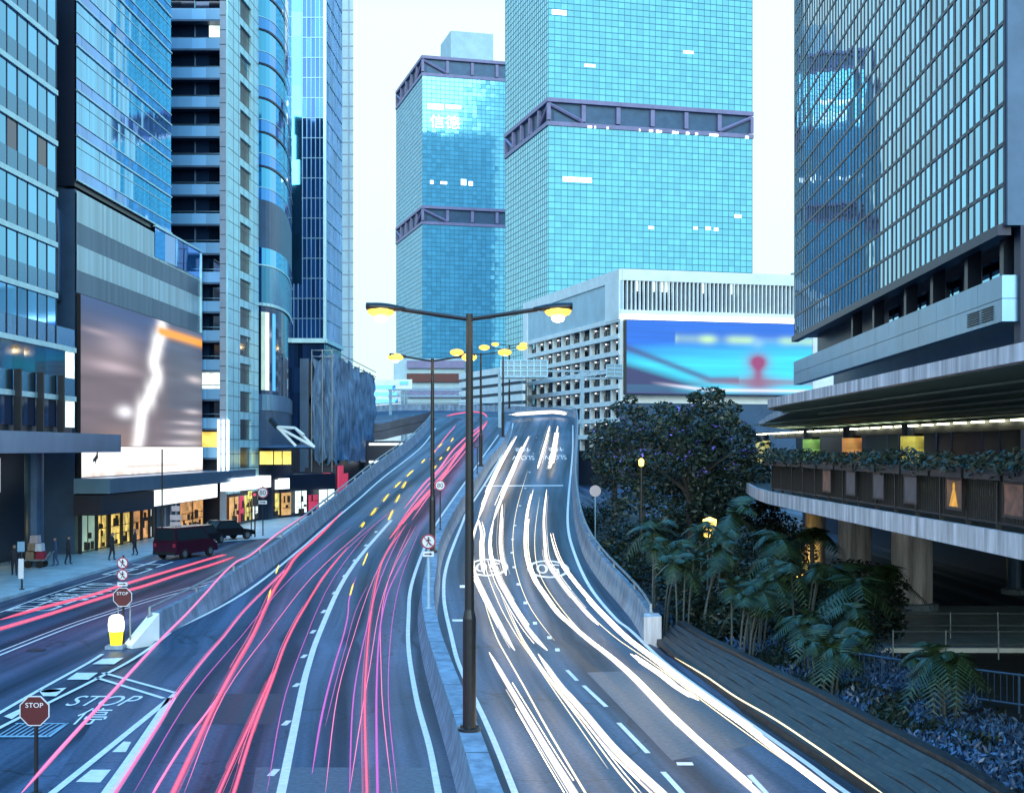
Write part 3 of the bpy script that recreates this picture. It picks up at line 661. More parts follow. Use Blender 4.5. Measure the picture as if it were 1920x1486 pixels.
# right carriageway
W = [([(969, 817), (950, 850), (932, 885), (913, 929), (897, 972)], .20, 'wide white streak left of the lettering, from the crest to the fork'),
     ([(897, 972), (886, 1010), (885, 1035), (888, 1064), (894, 1082), (917, 1130), (938, 1171), (965, 1218)], .15, 'white streak on the outer left, nearest the central wall, ending beside the lamp post'),
     ([(897, 972), (903, 1000), (901, 1020), (903, 1053), (908, 1075)], .13, 'short white streak ending on the left speed roundel'),
     ([(992, 817), (976, 850), (961, 885), (942, 929), (925, 975)], .20, 'wide white streak through the left lettering below the crest'),
     ([(925, 975), (919, 1011), (920, 1043), (934, 1084), (947, 1109), (963, 1137), (992, 1181), (1026, 1218)], .15, 'white streak passing right of the left roundel and ending in mid road'),
     ([(942, 945), (938, 1005), (940, 1040), (949, 1078)], .14, 'short white streak ending just right of the left speed roundel'),
     ([(917, 1222), (951, 1280), (992, 1348), (1033, 1416), (1077, 1486), (1110, 1540)], .105, 'broad white streak starting at the big lamp post and leaving the bottom edge'),
     ([(1009, 1225), (1047, 1280), (1094, 1334), (1145, 1395), (1197, 1446), (1240, 1486), (1290, 1535)], .115, 'broad white streak left of the dashed line, leaving the bottom edge'),
     ([(1000, 917), (990, 958), (986, 1001), (988, 1043), (1001, 1084), (1020, 1113), (1047, 1150), (1074, 1174), (1128, 1218), (1180, 1262), (1231, 1314), (1278, 1361), (1350, 1425), (1420, 1486), (1480, 1540)], .12, 'longest white streak, sweeping right of the dashed line to the bottom edge'),
     ([(1025, 917), (1020, 970), (1022, 1018), (1027, 1052), (1051, 1088), (1072, 1115), (1103, 1151), (1122, 1171)], .13, 'white streak over the right speed roundel, ending in the right lane'),
     ([(1032, 999), (1038, 1022), (1049, 1051), (1072, 1084), (1105, 1124), (1138, 1159), (1163, 1184), (1224, 1232), (1270, 1268), (1345, 1322), (1400, 1360), (1478, 1420), (1566, 1486), (1640, 1540)], .105, 'outermost white streak following the white edge line on the right'),
     ([(1182, 1225), (1215, 1247), (1239, 1263), (1270, 1287), (1310, 1312)], .09, 'short white streak hugging the outermost streak by the parapet end'),
     ([(1031, 798), (1020, 837), (1008, 878)], .19, 'short white streak in the right lane at the crest, left of a pair'),
     ([(1046, 798), (1038, 849), (1031, 878)], .19, 'short white streak in the right lane at the crest, right of a pair')]
for px, r, lb in W: trail(px, r*(.48 if min(y for x, y in px) < 1010 else .6), 'tw', lb, .65, group=GW)
trail([(907, 1123), (931, 1194), (979, 1280), (1026, 1365), (1098, 1486), (1125, 1530)], .022, 'tw2', 'thin golden streak between the two broad white streaks on the left', .7, group=GW)
trail([(938, 1110), (979, 1201), (1026, 1269), (1081, 1341), (1149, 1433), (1193, 1486), (1230, 1530)], .018, 'tw2', 'thin golden streak close along the broad white streak by the dashed line', .7, group=GW)
trail([(945, 1120), (985, 1205), (1034, 1275), (1092, 1347), (1158, 1433), (1203, 1486)], .010, 'tw', 'hair-thin white streak beside the golden one by the dashed line', .7, group=GW)
trail([(1265, 1232), (1322, 1266), (1379, 1305), (1452, 1347), (1530, 1399), (1600, 1448), (1660, 1490)], .022, 'tw2', 'thin golden streak low over the dark brick bank', .95, group=GW)
trail([(960, 777), (1000, 774), (1040, 772), (1062, 776)], .22, 'tw', 'white streak lying across the crest of the right carriageway', .7, group=GW)
trail([(836, 780), (858, 775), (885, 772), (905, 774), (914, 782)], .13, 'tr', 'red loop bending left over the crest', .8, group=GR)
for i, (x, y, x2, y2) in enumerate([(678, 988, 684, 978), (695, 966, 706, 951), (718, 940, 729, 925), (740, 914, 752, 902), (762, 893, 776, 880), (790, 868, 797, 860), (809, 852, 816, 844), (822, 838, 829, 831), (838, 845, 843, 837), (812, 880, 818, 872), (824, 862, 829, 856), (845, 828, 850, 820), (728, 975, 737, 955), (742, 942, 750, 926), (755, 915, 762, 902), (680, 1060, 690, 1035), (655, 1120, 663, 1092), (517, 1075, 523, 1058), (502, 1128, 508, 1104)]):
    trail([(x, y), ((x+x2)/2, (y+y2)/2), (x2, y2)], .045 if y < 1000 else .035, 'ty', 'short amber flash in the dashed rows climbing the left carriageway', .8, group=GA, k=2)

for i, (x0, x1, x2, x3) in enumerate(((250, 385, 520, 660), (345, 440, 560, 690), (500, 545, 610, 700), (610, 640, 690, 752), (655, 668, 705, 758), (735, 715, 722, 772), (745, 728, 745, 790), (655, 690, 720, 780))):
    a = 1486-R.randint(0, 160) if i < 7 else 1180
    trail([(x0, 1486), (x1, 1270), (x2, 1110), (x3, 985)], .013 if i != 4 else .02, ('tm', 'tp', 'tm', 'tp')[i % 4], ('hair-thin pinkish line crossing the white V marking corner', 'hair-thin pinkish line between the two thick red streaks', 'hair-thin line beside the white blocks of the centre line', 'hair-thin pinkish line just right of the white centre line', 'slim line in the middle of the lane right of the white centre line', 'hair-thin line right of the bright streak by the central wall', 'faint line nearest the white edge line by the central wall', 'faint short line in the lane beside the central wall')[i], .75, group=GR)
for i, px in enumerate(([(772, 975), (815, 915), (860, 862), (895, 818), (914, 792)], [(745, 985), (790, 925), (838, 868), (880, 824), (906, 796)], [(780, 955), (820, 900), (862, 850), (890, 815)])):
    trail(px, .05, 'tp', ('slim pink streak beside the wide red one, nearest the central wall', 'slim pink streak in the middle of the red band below the crest', 'short slim pink streak in the red band below the crest')[i], .8, group=GR)
for i, px in enumerate(([(990, 880), (972, 940), (962, 1000), (966, 1060), (990, 1130), (1040, 1200)], [(1012, 930), (1003, 1000), (1010, 1070), (1060, 1150), (1150, 1235), (1300, 1370)], [(905, 1000), (910, 1060), (935, 1130), (985, 1215), (1050, 1310), (1140, 1440)], [(1060, 1100), (1120, 1165), (1220, 1240), (1340, 1330), (1480, 1432)])):
    trail(px, .014, 'tw2', ('hair-thin golden line along the studs of the right carriageway', 'hair-thin golden line left of the longest white streak', 'hair-thin golden line by the left speed roundel', 'hair-thin golden line along the outermost white streak')[i], .7, group=GW)

# dark block added to stand for the shade under the flyover bend
ub = thing('underpass_shade_block', 'dark block filling the shade under the flyover bend, with white light strips', 'building', (-20, 181, 0))
q = MB(); q.box(-20.2, -11.5, 182, 190, 0, 8.2); q.build('wall', 'navy', ub)
for z in (5.2, 7.6): q = MB(); q.box(-19.5, -12.5, 181.8, 181.95, z, z+.3); q.build('light_strip', 'signwhite', ub)
def shop_goods(mb, f, u0, u1, d):      # shelves and goods standing in the lit window, as seen against its light
    n = max(2, int((u1-u0)*2.2))
    for _ in range(n):
        u = R.uniform(u0+.05, max(u0+.1, u1-.5)); w_ = R.uniform(.12, .45); z = R.choice((.3, .3, 1.05, 1.6)); f.box(mb, u, min(u1, u+w_), z, z+R.uniform(.2, .75), d, d+.12, 1)
    for z in (1.02, 1.57):
        if R.random() < .6: f.box(mb, u0+.05, u1-.05, z, z+.035, d, d+.1, 1)
    if u1-u0 > 2: f.box(mb, (u0+u1)/2-.04, (u0+u1)/2+.04, .25, 2.7, d-.02, d+.03, 1)
# ================================================================== buildings
def bld(name, label, loc): return thing(name, label, 'building', (*loc, 0))
def core(root, ring, z0, z1, m, name='body'):
    mb = MB(); mb.prism(ring, z0, z1); return mb.build(name, m, root)

# ---- striped glass block, far left
fA = Fac((-29.6, 50), (-28.85, 84.3)); fA2 = Fac((-29.6, 50), (-28.8, 87.7))
A = bld('office_block', 'low glass block at the left edge with pale floor stripes over a blue canopy', (-29.6, 50))
core(A, [(-29.7, 50), (-28.95, 84.2), (-45, 84.2), (-45, 50)], 13.6, 41, 'navy')
core(A, [(-29.7, 50), (-28.9, 87.6), (-45, 87.6), (-45, 50)], 7.2, 13.6, 'navy', 'lower_body')
for k in range(10):
    f = fA2 if k < 2 else fA; zt = 10.28+3.2*k
    s = MB(); f.box(s, 0, f.L, zt-.02, zt+.30, -.05, .16); s.build('floor_stripe', 'mull_pale', A)
    g = MB(); lit = k < 2
    n = 22; f.panes(g, 0, f.L, zt-1.72, zt-.04, n, 1, .02, .003, (lambda i, j: R.choice([1, 1, 1, 2, 1]) if i > 15 or k == 1 and i > 13 else 1) if lit else (lambda i, j: 1 if (k == 5 and i in (17, 20)) else 0))
    g.build('window_band', ['g_left', 'g_dark', 'lit_cool'], A)
    sp = MB(); f.panes(sp, 0, f.L, zt+.30, zt+3.2-1.72, 11, 1, .03, .003); sp.build('spandrel_band', 'g_spandrel', A)
vb = MB()
for i in range(23): u = fA.L*i/22; fA.box(vb, u-.03, u+.03, 13.6, 41, 0, .06)
vb.build('mullion', 'mull_dark', A)
for u in (24, 27.5, 31, 34.5): b = MB(); fA2.box(b, u-.1, u+.1, 8, 11.8, .1, .5); b.build('fin', 'black', A)
b = MB(); b.hexa([(-30, 50, 6.95), (-25.6, 50, 6.95), (-25.75, 87.8, 6.95), (-29, 87.8, 6.95), (-30, 50, 8.1), (-25.6, 50, 8.1), (-25.75, 87.8, 8.1), (-29, 87.8, 8.1)]); b.build('canopy', 'panelblue', A)
b = MB(); fA2.box(b, 0, fA2.L, .15, 6.9, -3.2, -2.6); b.build('ground_floor_wall', 'navy', A)
for u, uu, z0, z1, m in ((27, 30.5, 4.4, 6.3, 'lit_green'), (19, 23.5, 4.3, 6.4, 'lit_green'), (31.5, 31.8, 4.5, 6.6, 'signwhite')):
    b = MB(); fA2.box(b, u, uu, z0, z1, -2.6, -2.5); b.build('lit_window', m, A)
b = MB()
for k in range(18): fA2.box(b, 20, 27.8, .4+.16*k, .5+.16*k, -2.55, -2.45)
b.build('roller_shutter', 'carton', A)
for u in (29.7, 20.5): b = MB(); p = fA2.at(u, 0, .4); b.lathe(p, [(.55, .1), (.55, 6.95)], 20); b.build('column', 'navy2', A)
b = MB(); p = fA2.at(28.2, 2.4, -2.3); b.lathe(p, [(.05, -.5), (.5, -.45), (.55, 0), (.5, .45), (.05, .5)], 14); b.build('wall_lantern', 'lamp_soft', A)
# roof-side recess and duct between the first two blocks
b = bld('recessed_stair_tower', 'dark recessed strip with pipes between the two left glass blocks', (-32, 93))
core(b, [(-40, 90.5), (-29.8, 90.5), (-29.8, 95), (-40, 95)], 0, 44, 'navy')
for z in range(12, 44, 3): q = MB(); q.box(-34, -29.7, 90.35, 90.5, z, z+.16); q.build('ledge', 'panelblue', b)
q = MB(); q.box(-33.5, -30.05, 89.2, 90.5, 17, 27.5); q.build('louvred_duct', 'navy2', b)
q = MB(); q.tube(smooth([(-30.6, 89.6, 20), (-30.6, 89.6, 25.5), (-30.8, 89.6, 26.6), (-31.6, 89.6, 27.1), (-33, 89.6, 27.1)], 5), .42, 12); q.build('pipe', 'navy2', b, smooth=True)
q = MB(); q.tube(smooth([(-30.3, 88.9, 17), (-30.3, 88.9, 22.5), (-30.9, 88.9, 23.4), (-32, 88.9, 23.5)], 5), .26, 12); q.build('pipe', 'navy2', b, smooth=True)

# ---- second block: mirror tower over a screen podium
fB = Fac((-29.1, 89), (-28.2, 120.6)); uT = 22.2
B = bld('mirror_tower', 'blue mirror glass tower standing on a pale podium with a big blurred screen', (-29.1, 89))
core(B, [(-29.2, 89), (-28.6, 111), (-48, 111), (-48, 89)], 24.7, 52, 'navy')
core(B, [(-29.2, 89.05), (-28.3, 120.5), (-48, 120.5), (-48, 89.05)], 0, 24.5, 'navy2', 'podium')
for k in range(9):
    z = 25.1+3.0*k
    g = MB(); fB.panes(g, 0, uT, z, z+.85, 22, 1, .03, .004); g.build('spandrel_band', 'g_blue', B)
    g = MB(); fB.panes(g, 0, uT, z+.9, z+2.95, 44, 1, .03, .003); g.build('window_band', 'g_left', B)
    l = MB(); fB.box(l, 0, uT, z-.06, z+.05, 0, .14); fB.box(l, 0, uT, z+.83, z+.9, 0, .09); fB.box(l, 0, uT, z+2.2, z+2.25, 0, .07); l.build('floor_line', 'mull_pale', B)
g = MB(); fB.panes(g, 0, fB.L, 22.3, 24.4, 70, 1, .05, .002); g.build('ribbed_band', 'g_rib', B)
g = MB(); fB.panes(g, 0, fB.L, 20.8, 22.3, 60, 1, .03, .002); g.build('ribbed_band', 'g_rib2', B)
g = MB(); fB.panes(g, 0, fB.L, 19.1, 20.8, 70, 1, .05, .002); g.build('ribbed_band', 'g_rib', B)
g = MB(); fB.panes(g, 0, fB.L, 17.6, 19.1, 60, 1, .03, .002); g.build('ribbed_band', 'g_rib2', B)
g = MB(); fB.panes(g, 17.5, fB.L-.15, 22.5, 24.9, 5, 1, .12, .02); g.build('corner_window', 'g_blue', B)
l = MB(); fB.box(l, 17.3, fB.L, 24.85, 25, 0, .25); fB.box(l, fB.L-.25, fB.L, 17.6, 24.9, -.2, .2); l.build('coping', 'mull_pale', B)
# the screen: a lit picture, softly blurred
def blurred_screen(name, f, u0, u1, z0, z1, fn, m, root, d=.25, nx=90, nz=90):
    mb = MB(); cols = []
    for j in range(nz+1):
        for i in range(nx+1):
            s, t = i/nx, j/nz; mb.v.append(f.at(u0+(u1-u0)*s, z0+(z1-z0)*t, d)); cols.append(fn(s, t))
    for j in range(nz):
        for i in range(nx): o = j*(nx+1)+i; mb.f.append((o, o+1, o+nx+2, o+nx+1)); mb.m.append(0)
    o = mb.build(name, m, root)
    ca = o.data.color_attributes.new('picture', 'FLOAT_COLOR', 'POINT')
    for i, c in enumerate(cols): ca.data[i].color = (*c, 1)
    b = MB(); f.box(b, u0-.05, u1+.05, z0-.05, z1+.05, -.02, d-.01); b.build('screen_frame', 'black', root)
    return o
def gs(x, w): return math.exp(-(x/w)**2)
def mixc(a, b, k): k = max(0, min(1, k)); return tuple(x*(1-k)+y*k for x, y in zip(a, b))
NS = [[R.random() for _ in range(64)] for _ in range(64)]
def vn(x, y):
    i, j = int(math.floor(x)), int(math.floor(y)); fx, fy = x-i, y-j; fx = fx*fx*(3-2*fx); fy = fy*fy*(3-2*fy)
    g = lambda a, b: NS[a % 64][b % 64]
    return (g(i, j)*(1-fx)+g(i+1, j)*fx)*(1-fy)+(g(i, j+1)*(1-fx)+g(i+1, j+1)*fx)*fy
def pict_left(s, t):
    c = mixc((.24, .18, .20), (.05, .10, .26), (t-.62)*3)
    c = mixc(c, (.10, .15, .22), .65*max(0, min(1, (s-.55)*6))*(1 if t > .3 else .4))
    n = vn(s*3, t*22); c = tuple(x*(.8+.4*n) for x in c)
    leg = [(.60, .92), (.56, .80), (.53, .66), (.56, .55), (.50, .40), (.43, .26), (.41, .1), (.38, -.05)]
    dmin = 9
    for (a, b_), (c2, d2) in zip(leg, leg[1:]):
        k = max(0, min(1, ((s-a)*(c2-a)+(t-b_)*(d2-b_))/((c2-a)**2+(d2-b_)**2))); dmin = min(dmin, math.hypot((s-a-k*(c2-a)), (t-b_-k*(d2-b_))*.45))
    c = mixc(c, (1.5, 1.45, 1.45), gs(dmin, .045)*1.25)
    c = mixc(c, (1.3, 1.25, 1.3), 1.1*gs(s-.30, .06)*gs(t-.25, .045))
    c = mixc(c, (.8, .62, .68), .8*gs(s-.22, .16)*gs(t-.56, .04)+.5*gs(s-.25, .13)*gs(t-.72, .10)+.4*gs(s-.1, .1)*gs(t-.78, .02))
    c = mixc(c, (1.4, .55, .03), gs(t-.915, .035)*1.2 if s > .6 else gs(t-.915, .035)*1.2*gs(s-.6, .04))
    for sx, tx, w, h in ((.92, .58, .08, .03), (.9, .3, .08, .02), (.85, .2, .12, .015), (.85, .12, .14, .02), (.8, .03, .16, .02)): c = mixc(c, (.95, .82, .86), .8*gs(s-sx, w)*gs(t-tx, h))
    c = mixc(c, (.55, .35, .25), .5*gs(s-.25, .15)*gs(t-.03, .1))
    return c
M['pict'] = screen_mat('screen_picture', .8)
blurred_screen('screen', fB, .2, fB.L-.3, 7.35, 17.5, pict_left, 'pict', B)
def pict_strip(s, t):
    c = mixc((1.0, .96, .92), (.55, .40, .32), max(0, .38-t)*2.2*vn(s*40, 3)); return mixc(c, (.5, .42, .35), .8*gs(t-.3, .05)*(1 if .3 < s < .75 else 0))
M['pict2'] = screen_mat('light_box_picture', 1.35)
blurred_screen('light_box', fB, .2, fB.L-.3, 5.25, 7.3, pict_strip, 'pict2', B, .3, 80, 14)
b = MB(); q2 = [(3.2, 7.2), (3.0, 6.75), (2.75, 6.62), (2.35, 6.45), (2.3, 6.2), (2.6, 6.32), (2.8, 6.25), (2.75, 5.95), (2.95, 6.25), (3.15, 6.45), (3.4, 6.5), (3.35, 6.85), (3.55, 7.2)]; b.poly([fB.at(u, z, .33) for u, z in reversed(q2)]); b.build('light_box_motif', 'black', B)
b = MB(); b.hexa([(-29, 88.2, 4.2), (-26.6, 88.2, 4.2), (-24.6, 128, 4.2), (-28, 128, 4.2), (-29, 88.2, 5.2), (-26.6, 88.2, 5.2), (-24.6, 128, 5.2), (-28, 128, 5.2)]); b.build('canopy', 'panelblue', B)
b = MB(); b.hexa([(-29, 88.2, 2.75), (-27.1, 88.2, 2.75), (-26.3, 98, 2.75), (-28.9, 98, 2.75), (-29, 88.2, 4.1), (-27.1, 88.2, 4.1), (-26.3, 98, 4.1), (-28.9, 98, 4.1)]); b.build('dark_fascia', 'navy', B)
g_ = Fac((-26.9, 97.2), (-26.3, 119)); b = MB(); g_.panes(b, 0, g_.L, 2.85, 4.05, 5, 1, 0, 0); g_.box(b, 0, g_.L, 2.8, 4.1, -.8, -.05, 1); b.build('lit_shop_sign', ['signwhite', 'navy'], B)
for u0, u1, m in ((.4, 3.3, 'lit_green'), (3.5, 5.6, 'lit_shop'), (6.6, 10.9, 'lit_shop'), (11.6, 15.5, 'lit_orange'), (15.8, 16.4, 'signwhite')):
    b = MB(); fB.box(b, u0, u1, .25, 2.7, .06, .12); shop_goods(b, fB, u0, u1, .14); b.build('shop_window', [m, 'goods'], B)
for u in (.2, 3.4, 6.1, 8.8, 11.2, 13.6, 15.6, 16.8): b = MB(); fB.box(b, u-.12, u+.12, .1, 2.75, .1, .3); b.build('shop_frame', 'black', B)
b = MB(); fB.box(b, 17.2, 24, .12, 2.8, .05, .3); b.build('dark_shopfront', 'navy', B)
b = MB(); fB.box(b, 24.3, 31.4, .3, 3.3, .05, .3); shop_goods(b, fB, 24.3, 31.4, .32); b.build('shop_window', ['lit_orange', 'goods'], B)
for u in (18.5, 19.3, 20.9, 22.6): b = MB(); fB.box(b, u, u+.35, .7, 2.4, .3, .36); b.build('banner', 'signgrey', B)

# ---- balcony tower with a tiled flank
fC = Fac((-42, 121.5), (-26.05, 121.5)); fC2 = Fac((-26.05, 121.5), (-25.35, 132.6))
Cb = bld('balcony_tower', 'tower of stacked dark balconies with a pale tiled flank and square windows', (-42, 121.5))
core(Cb, [(-42, 123.3), (-26.6, 123.3), (-26.6, 121.55), (-26.1, 121.55), (-25.4, 132.5), (-42, 132.5)], 0, 53.5, 'navy')
uC = fC.L-.55
for k in range(20):
    z = 47.2-2.66*k+2.66*2
    if z < 5: continue
    g = MB(); fC.panes(g, 0, uC, z-.95, z, 12, 1, .02, .004); g.build('balcony_front', 'g_balc', Cb)
    s = MB(); fC.box(s, 0, uC, z-1.12, z-.96, -1.7, .02); s.build('balcony_slab', 'navy2', Cb)
    g = MB(); fC.panes(g, 0, uC, z+.02, z+1.52, 12, 1, -1.25, .01, lambda i, j: 1 if (R.random() < .008 or abs(z-11.9) < 1.2 and i > 8) else 0); 
    g.build('balcony_window', ['g_dark', 'lit_cool' if k % 2 else 'lit_warm'], Cb)
    s = MB()
    for i in range(0, 13, 2): u = uC*i/12; fC.box(s, u-.04, u+.04, z, z+1.54, -1.2, -1.1)
    fC.box(s, 0, uC, z+.35, z+.42, -1.2, -1.1); s.build('window_frame', 'panelblue', Cb)
c_ = MB(); fC.box(c_, uC, fC.L, 0, 53.5, -.2, .12); 
c_.build('corner_pier', 'greytile', Cb)
s = MB()
for k in range(37): z = 4+1.33*k; fC.box(s, uC-.01, fC.L+.01, z, z+.06, .12, .14); fC2.box(s, 0, fC2.L, z, z+.05, .16, .175)
for i in range(1, 6): fC2.box(s, fC2.L*i/6-.03, fC2.L*i/6+.03, 3, 53.5, .16, .17)
s.build('tile_joint', 'mull_dark', Cb)
w0, w1 = fC2.L*.38, fC2.L*.74
t_ = MB()
fC2.box(t_, 0, w0, 3, 53.5, -.1, .16); fC2.box(t_, w1, fC2.L, 3, 53.5, -.1, .16)
zs = [47.9-2.66*k+2.66*2 for k in range(20)]
for z in zs: fC2.box(t_, w0, w1, z-.72, z, -.1, .16)
t_.build('tiled_flank', 'tile', Cb)
for k, z in enumerate(zs[:-1]):
    g = MB(); fC2.pane(g, w0, w1, z-2.66, z-.72, -.06, .004); g.build('window', 'lit_warm' if k == 16 else 'g_dark', Cb)
for i in range(3): b = MB(); fC.box(b, uC+.0-.1+.42*i, uC+.1+.42*i, 5.2, 9.8, .5, .7); b.build('lit_fin', 'lit_fin', Cb)
b = MB(); fC.box(b, uC-1.9, uC-.1, 7.3, 8.7, -1, -.9); b.build('lit_window', 'lit_warm', Cb)

# ---- curved glass corner
ring = smooth([(*PX(478, 132.5), 0), (*PX(505, 134), 0), (*PX(527, 138), 0), (*PX(540, 144), 0), (*PX(547, 154), 0)], 4)
D = bld('curved_tower', 'blue glass tower with a rounded front banded by dark curved lines', (ring[0].x, ring[0].y))
core(D, [(p.x-.15, p.y+.25) for p in ring]+[(ring[-1].x-1.2, 155.5), (ring[0].x-8, 160), (ring[0].x-8, ring[0].y+.3)], 0, 59, 'navy')
def cband(z0, z1, m, name, off=0, parent=D):
    mb = MB()
    for a, b in zip(ring, ring[1:]):
        n = Vector(((b-a).y, -(b-a).x, 0)).normalized()*off
        mb.quad((a.x+n.x, a.y+n.y, z0), (b.x+n.x, b.y+n.y, z0), (b.x+n.x, b.y+n.y, z1), (a.x+n.x, a.y+n.y, z1))
    return mb.build(name, m, parent)
for k in range(8):
    z = 32+3.4*k
    cband(z, z+1.2, 'g_blue', 'spandrel_band'); cband(z+1.2, z+3.25, 'g_left', 'window_band', .02); cband(z+3.22, z+3.42, 'mull_dark', 'floor_line', .12); cband(z+1.18, z+1.24, 'mull_pale', 'glazing_bar', .05)
cband(27.2, 32, 'navy2', 'blank_band'); cband(25.5, 27.2, 'g_left', 'window_band', .05); cband(21.6, 25.5, 'g_spandrel', 'blank_band', .02); cband(25.4, 25.55, 'mull_pale', 'floor_line', .1); cband(21.4, 21.7, 'mull_pale', 'floor_line', .15)
cband(12.6, 21.4, 'g_dark', 'atrium_glass'); cband(11, 12.6, 'panelblue', 'blank_band', .1); cband(7.2, 11, 'navy2', 'blank_band', .02); cband(4.0, 7.2, 'navy', 'blank_band', 0)
for i, m in ((2, 'lit_green'), (3, 'lit_cool'), (5, 'lit_blue')):
    a, b_ = ring[i], ring[i+1]; q = MB(); q.quad((a.x, a.y-.1, 13), (b_.x, b_.y-.1, 13), (b_.x, b_.y-.1, 20.8), (a.x, a.y-.1, 20.8)); q.build('lit_panel', m, D)
for x0, x1 in ((487, 512), (514, 528), (530, 546)):
    q = MB(); a = PX(x0, 131.9); b_ = PX(x1, 132.2); q.quad((a[0], a[1], 5.6), (b_[0], b_[1], 5.6), (b_[0], b_[1], 6.9), (a[0], a[1], 6.9)); q.build('lit_window', 'lit_warm', D)
# pale steel truss over its door
q = MB(); fC2.box(q, -2.5, fC2.L, 3.35, 4.5, .2, 1.4); q.build('lit_awning', 'signwhite', Cb)
for u0, u1, m in ((.4, 3.2, 'lit_orange'), (3.8, 5.2, 'lit_red'), (5.8, 8.2, 'lit_shop'), (8.8, 10.4, 'lit_cool')):
    q = MB(); fC2.box(q, u0, u1, .3, 2.7, .18, .26); shop_goods(q, fC2, u0, u1, .28); q.build('shop_window', [m, 'goods'], Cb)
T = thing('canopy_truss', 'pale steel truss propping a glass canopy in front of the curved tower', 'canopy', (*PX(555, 131), 8))
def ppt(x, y, Y): return Vector((*PX(x, Y), ZY(y, Y)))
q = MB(); q.poly([ppt(485, 841, 131), ppt(592, 841, 131), ppt(580, 836, 136), ppt(485, 836, 136)]); q.poly([ppt(485, 839, 131), ppt(592, 839, 131), ppt(580, 834, 136), ppt(485, 834, 136)]); q.build('glass_canopy', 'panelblue', T)
for a, b_ in (((520, 800), (555, 836)), ((520, 800), (590, 838)), ((553, 802), (590, 838)), ((520, 800), (553, 802)), ((553, 802), (570, 815))):
    q = MB(); q.tube([ppt(*a, 131.5), ppt(*b_, 131)], .14, 8); q.build('strut', 'white', T)
q = MB(); q.tube([ppt(508, 786, 132), ppt(520, 800, 131.5)], .3, 8); q.build('bracket', 'pole', T)

# ---- deep blue tower behind
E0, E1 = PX(543, 185), PX(608, 185); fE = Fac(E0, E1); fE2 = Fac(E1, (-25.6, 199.7))
Eb = bld('deep_blue_tower', 'very tall deep blue glass tower rising behind the netted building', E0)
core(Eb, [(E0[0], 185.2), (E1[0]-.2, 185.2), (-25.8, 199.6), (E0[0], 199.6)], 0, 78, 'navy')
for f, nu, nm in ((fE, 8, 'curtain_wall'), (fE2, 12, 'curtain_wall')):
    g = MB(); f.panes(g, 0, f.L, 22.4, 78, nu, 20, .05, .012); g.build(nm, 'g_deep', Eb)
    s = MB()
    for i in range(nu+1): u = f.L*i/nu; f.box(s, u-.05, u+.05, 22, 78, 0, .16)
    for j in range(21): z = 22.4+55.6*j/20; f.box(s, 0, f.L, z-.06, z+.06, 0, .14)
    s.build('mullion', 'panelblue', Eb)
    s = MB(); f.box(s, -.1, f.L+.1, 21.8, 22.4, 0, .4); s.build('ledge', 'mull_pale', Eb)
    g = MB(); f.panes(g, 0, f.L, 8, 21.8, nu, 4, .02, .01); g.build('lower_glazing', 'g_dark', Eb)
q = MB(); fE.panes(q, .3, 1.7, 30, 78, 1, 14, .2, .01); q.build('bright_strip', 'g_left', Eb)
q = MB(); fE2.box(q, -.25, .25, 22, 78, -.1, .3); q.build('edge_pier', 'mull_pale', Eb)
# ---- pale slab tower
f = Fac(PX(630, 222), PX(663, 222)); Fb = bld('pale_slab_tower', 'slim pale tower seen edge on between the blue tower and the sky', PX(630, 222))
core(Fb, [PX(625, 222), PX(662, 222), PX(661, 238), PX(625, 238)], 0, 88, 'palepanel')
s = MB()
for k in range(38): z = 12+2*k; f.box(s, 0, f.L, z, z+.18, 0, .06)
f.box(s, f.L-.9, f.L-.7, 8, 88, 0, .1); s.build('joint', 'greytile', Fb)

# ---- netted building with red shops
Gf = Fac(PX(563, 152), PX(626, 152)); gx = PX(626, 152)[0]
Gb = bld('netted_building', 'low building wrapped in dark scaffold netting behind the ramp parapet', PX(563, 152))
core(Gb, [PX(563, 152.3), (gx-.3, 152.3), (gx-.3, 197), (PX(563, 152)[0], 197)], 0, 17.2, 'navy')
q = MB(); Gf.box(q, 0, 1.0, 4.5, 17.4, 0, .3); q.build('blue_panel', 'navy2', Gb)
n = MB()     # the net hangs in folds round the corner and along the street side
pth = [(gx-2.6, 151.8), (gx-1.2, 151.6), (gx, 151.8), (gx+.15, 155), (gx+.2, 165), (gx+.2, 176), (gx+.2, 187), (gx+.1, 193), (gx-.3, 196.5)]
P3 = smooth([(x, y, 0) for x, y in pth], 9); nz = 26
for j in range(nz+1):
    for i, p in enumerate(P3):
        t = j/nz; z = 5.6+12.0*t+(.35*math.sin(i*.9)+.2*math.sin(i*2.3) if j in (0, nz) else 0)
        o = .16*math.sin(i*1.3+3.5*vn(i*.25, t*4))+.7*(vn(i*.5, t*7)-.5)+.3*(vn(i*1.3+9, t*15)-.5)
        n.v.append((p.x+o+.25*(1-t), p.y-(o*.5 if i < 18 else 0), z))
L_ = len(P3)
for j in range(nz):
    for i in range(L_-1): o = j*L_+i; n.f.append((o, o+1, o+L_+1, o+L_)); n.m.append(0)
n.build('scaffold_netting', 'net', Gb, smooth=True)
s = MB()
for x in (gx-2.4, gx-1.2, gx-.1): s.tube([(x, 151.2, 4.5), (x, 151.2, 18.4)], .06, 6)
for z in (17.6, 18.3): s.tube([(gx-2.4, 151.2, z), (gx, 151.2, z), (gx+.4, 195, z)], .05, 6)
s.build('scaffold_pole', 'steel', Gb)
q = MB(); Gf.box(q, .6, Gf.L+.3, 0, 5.0, .05, .4); q.build('shop_base', 'navy', Gb)
fS = Fac((gx+.35, 152.5), (gx+.35, 176)); 
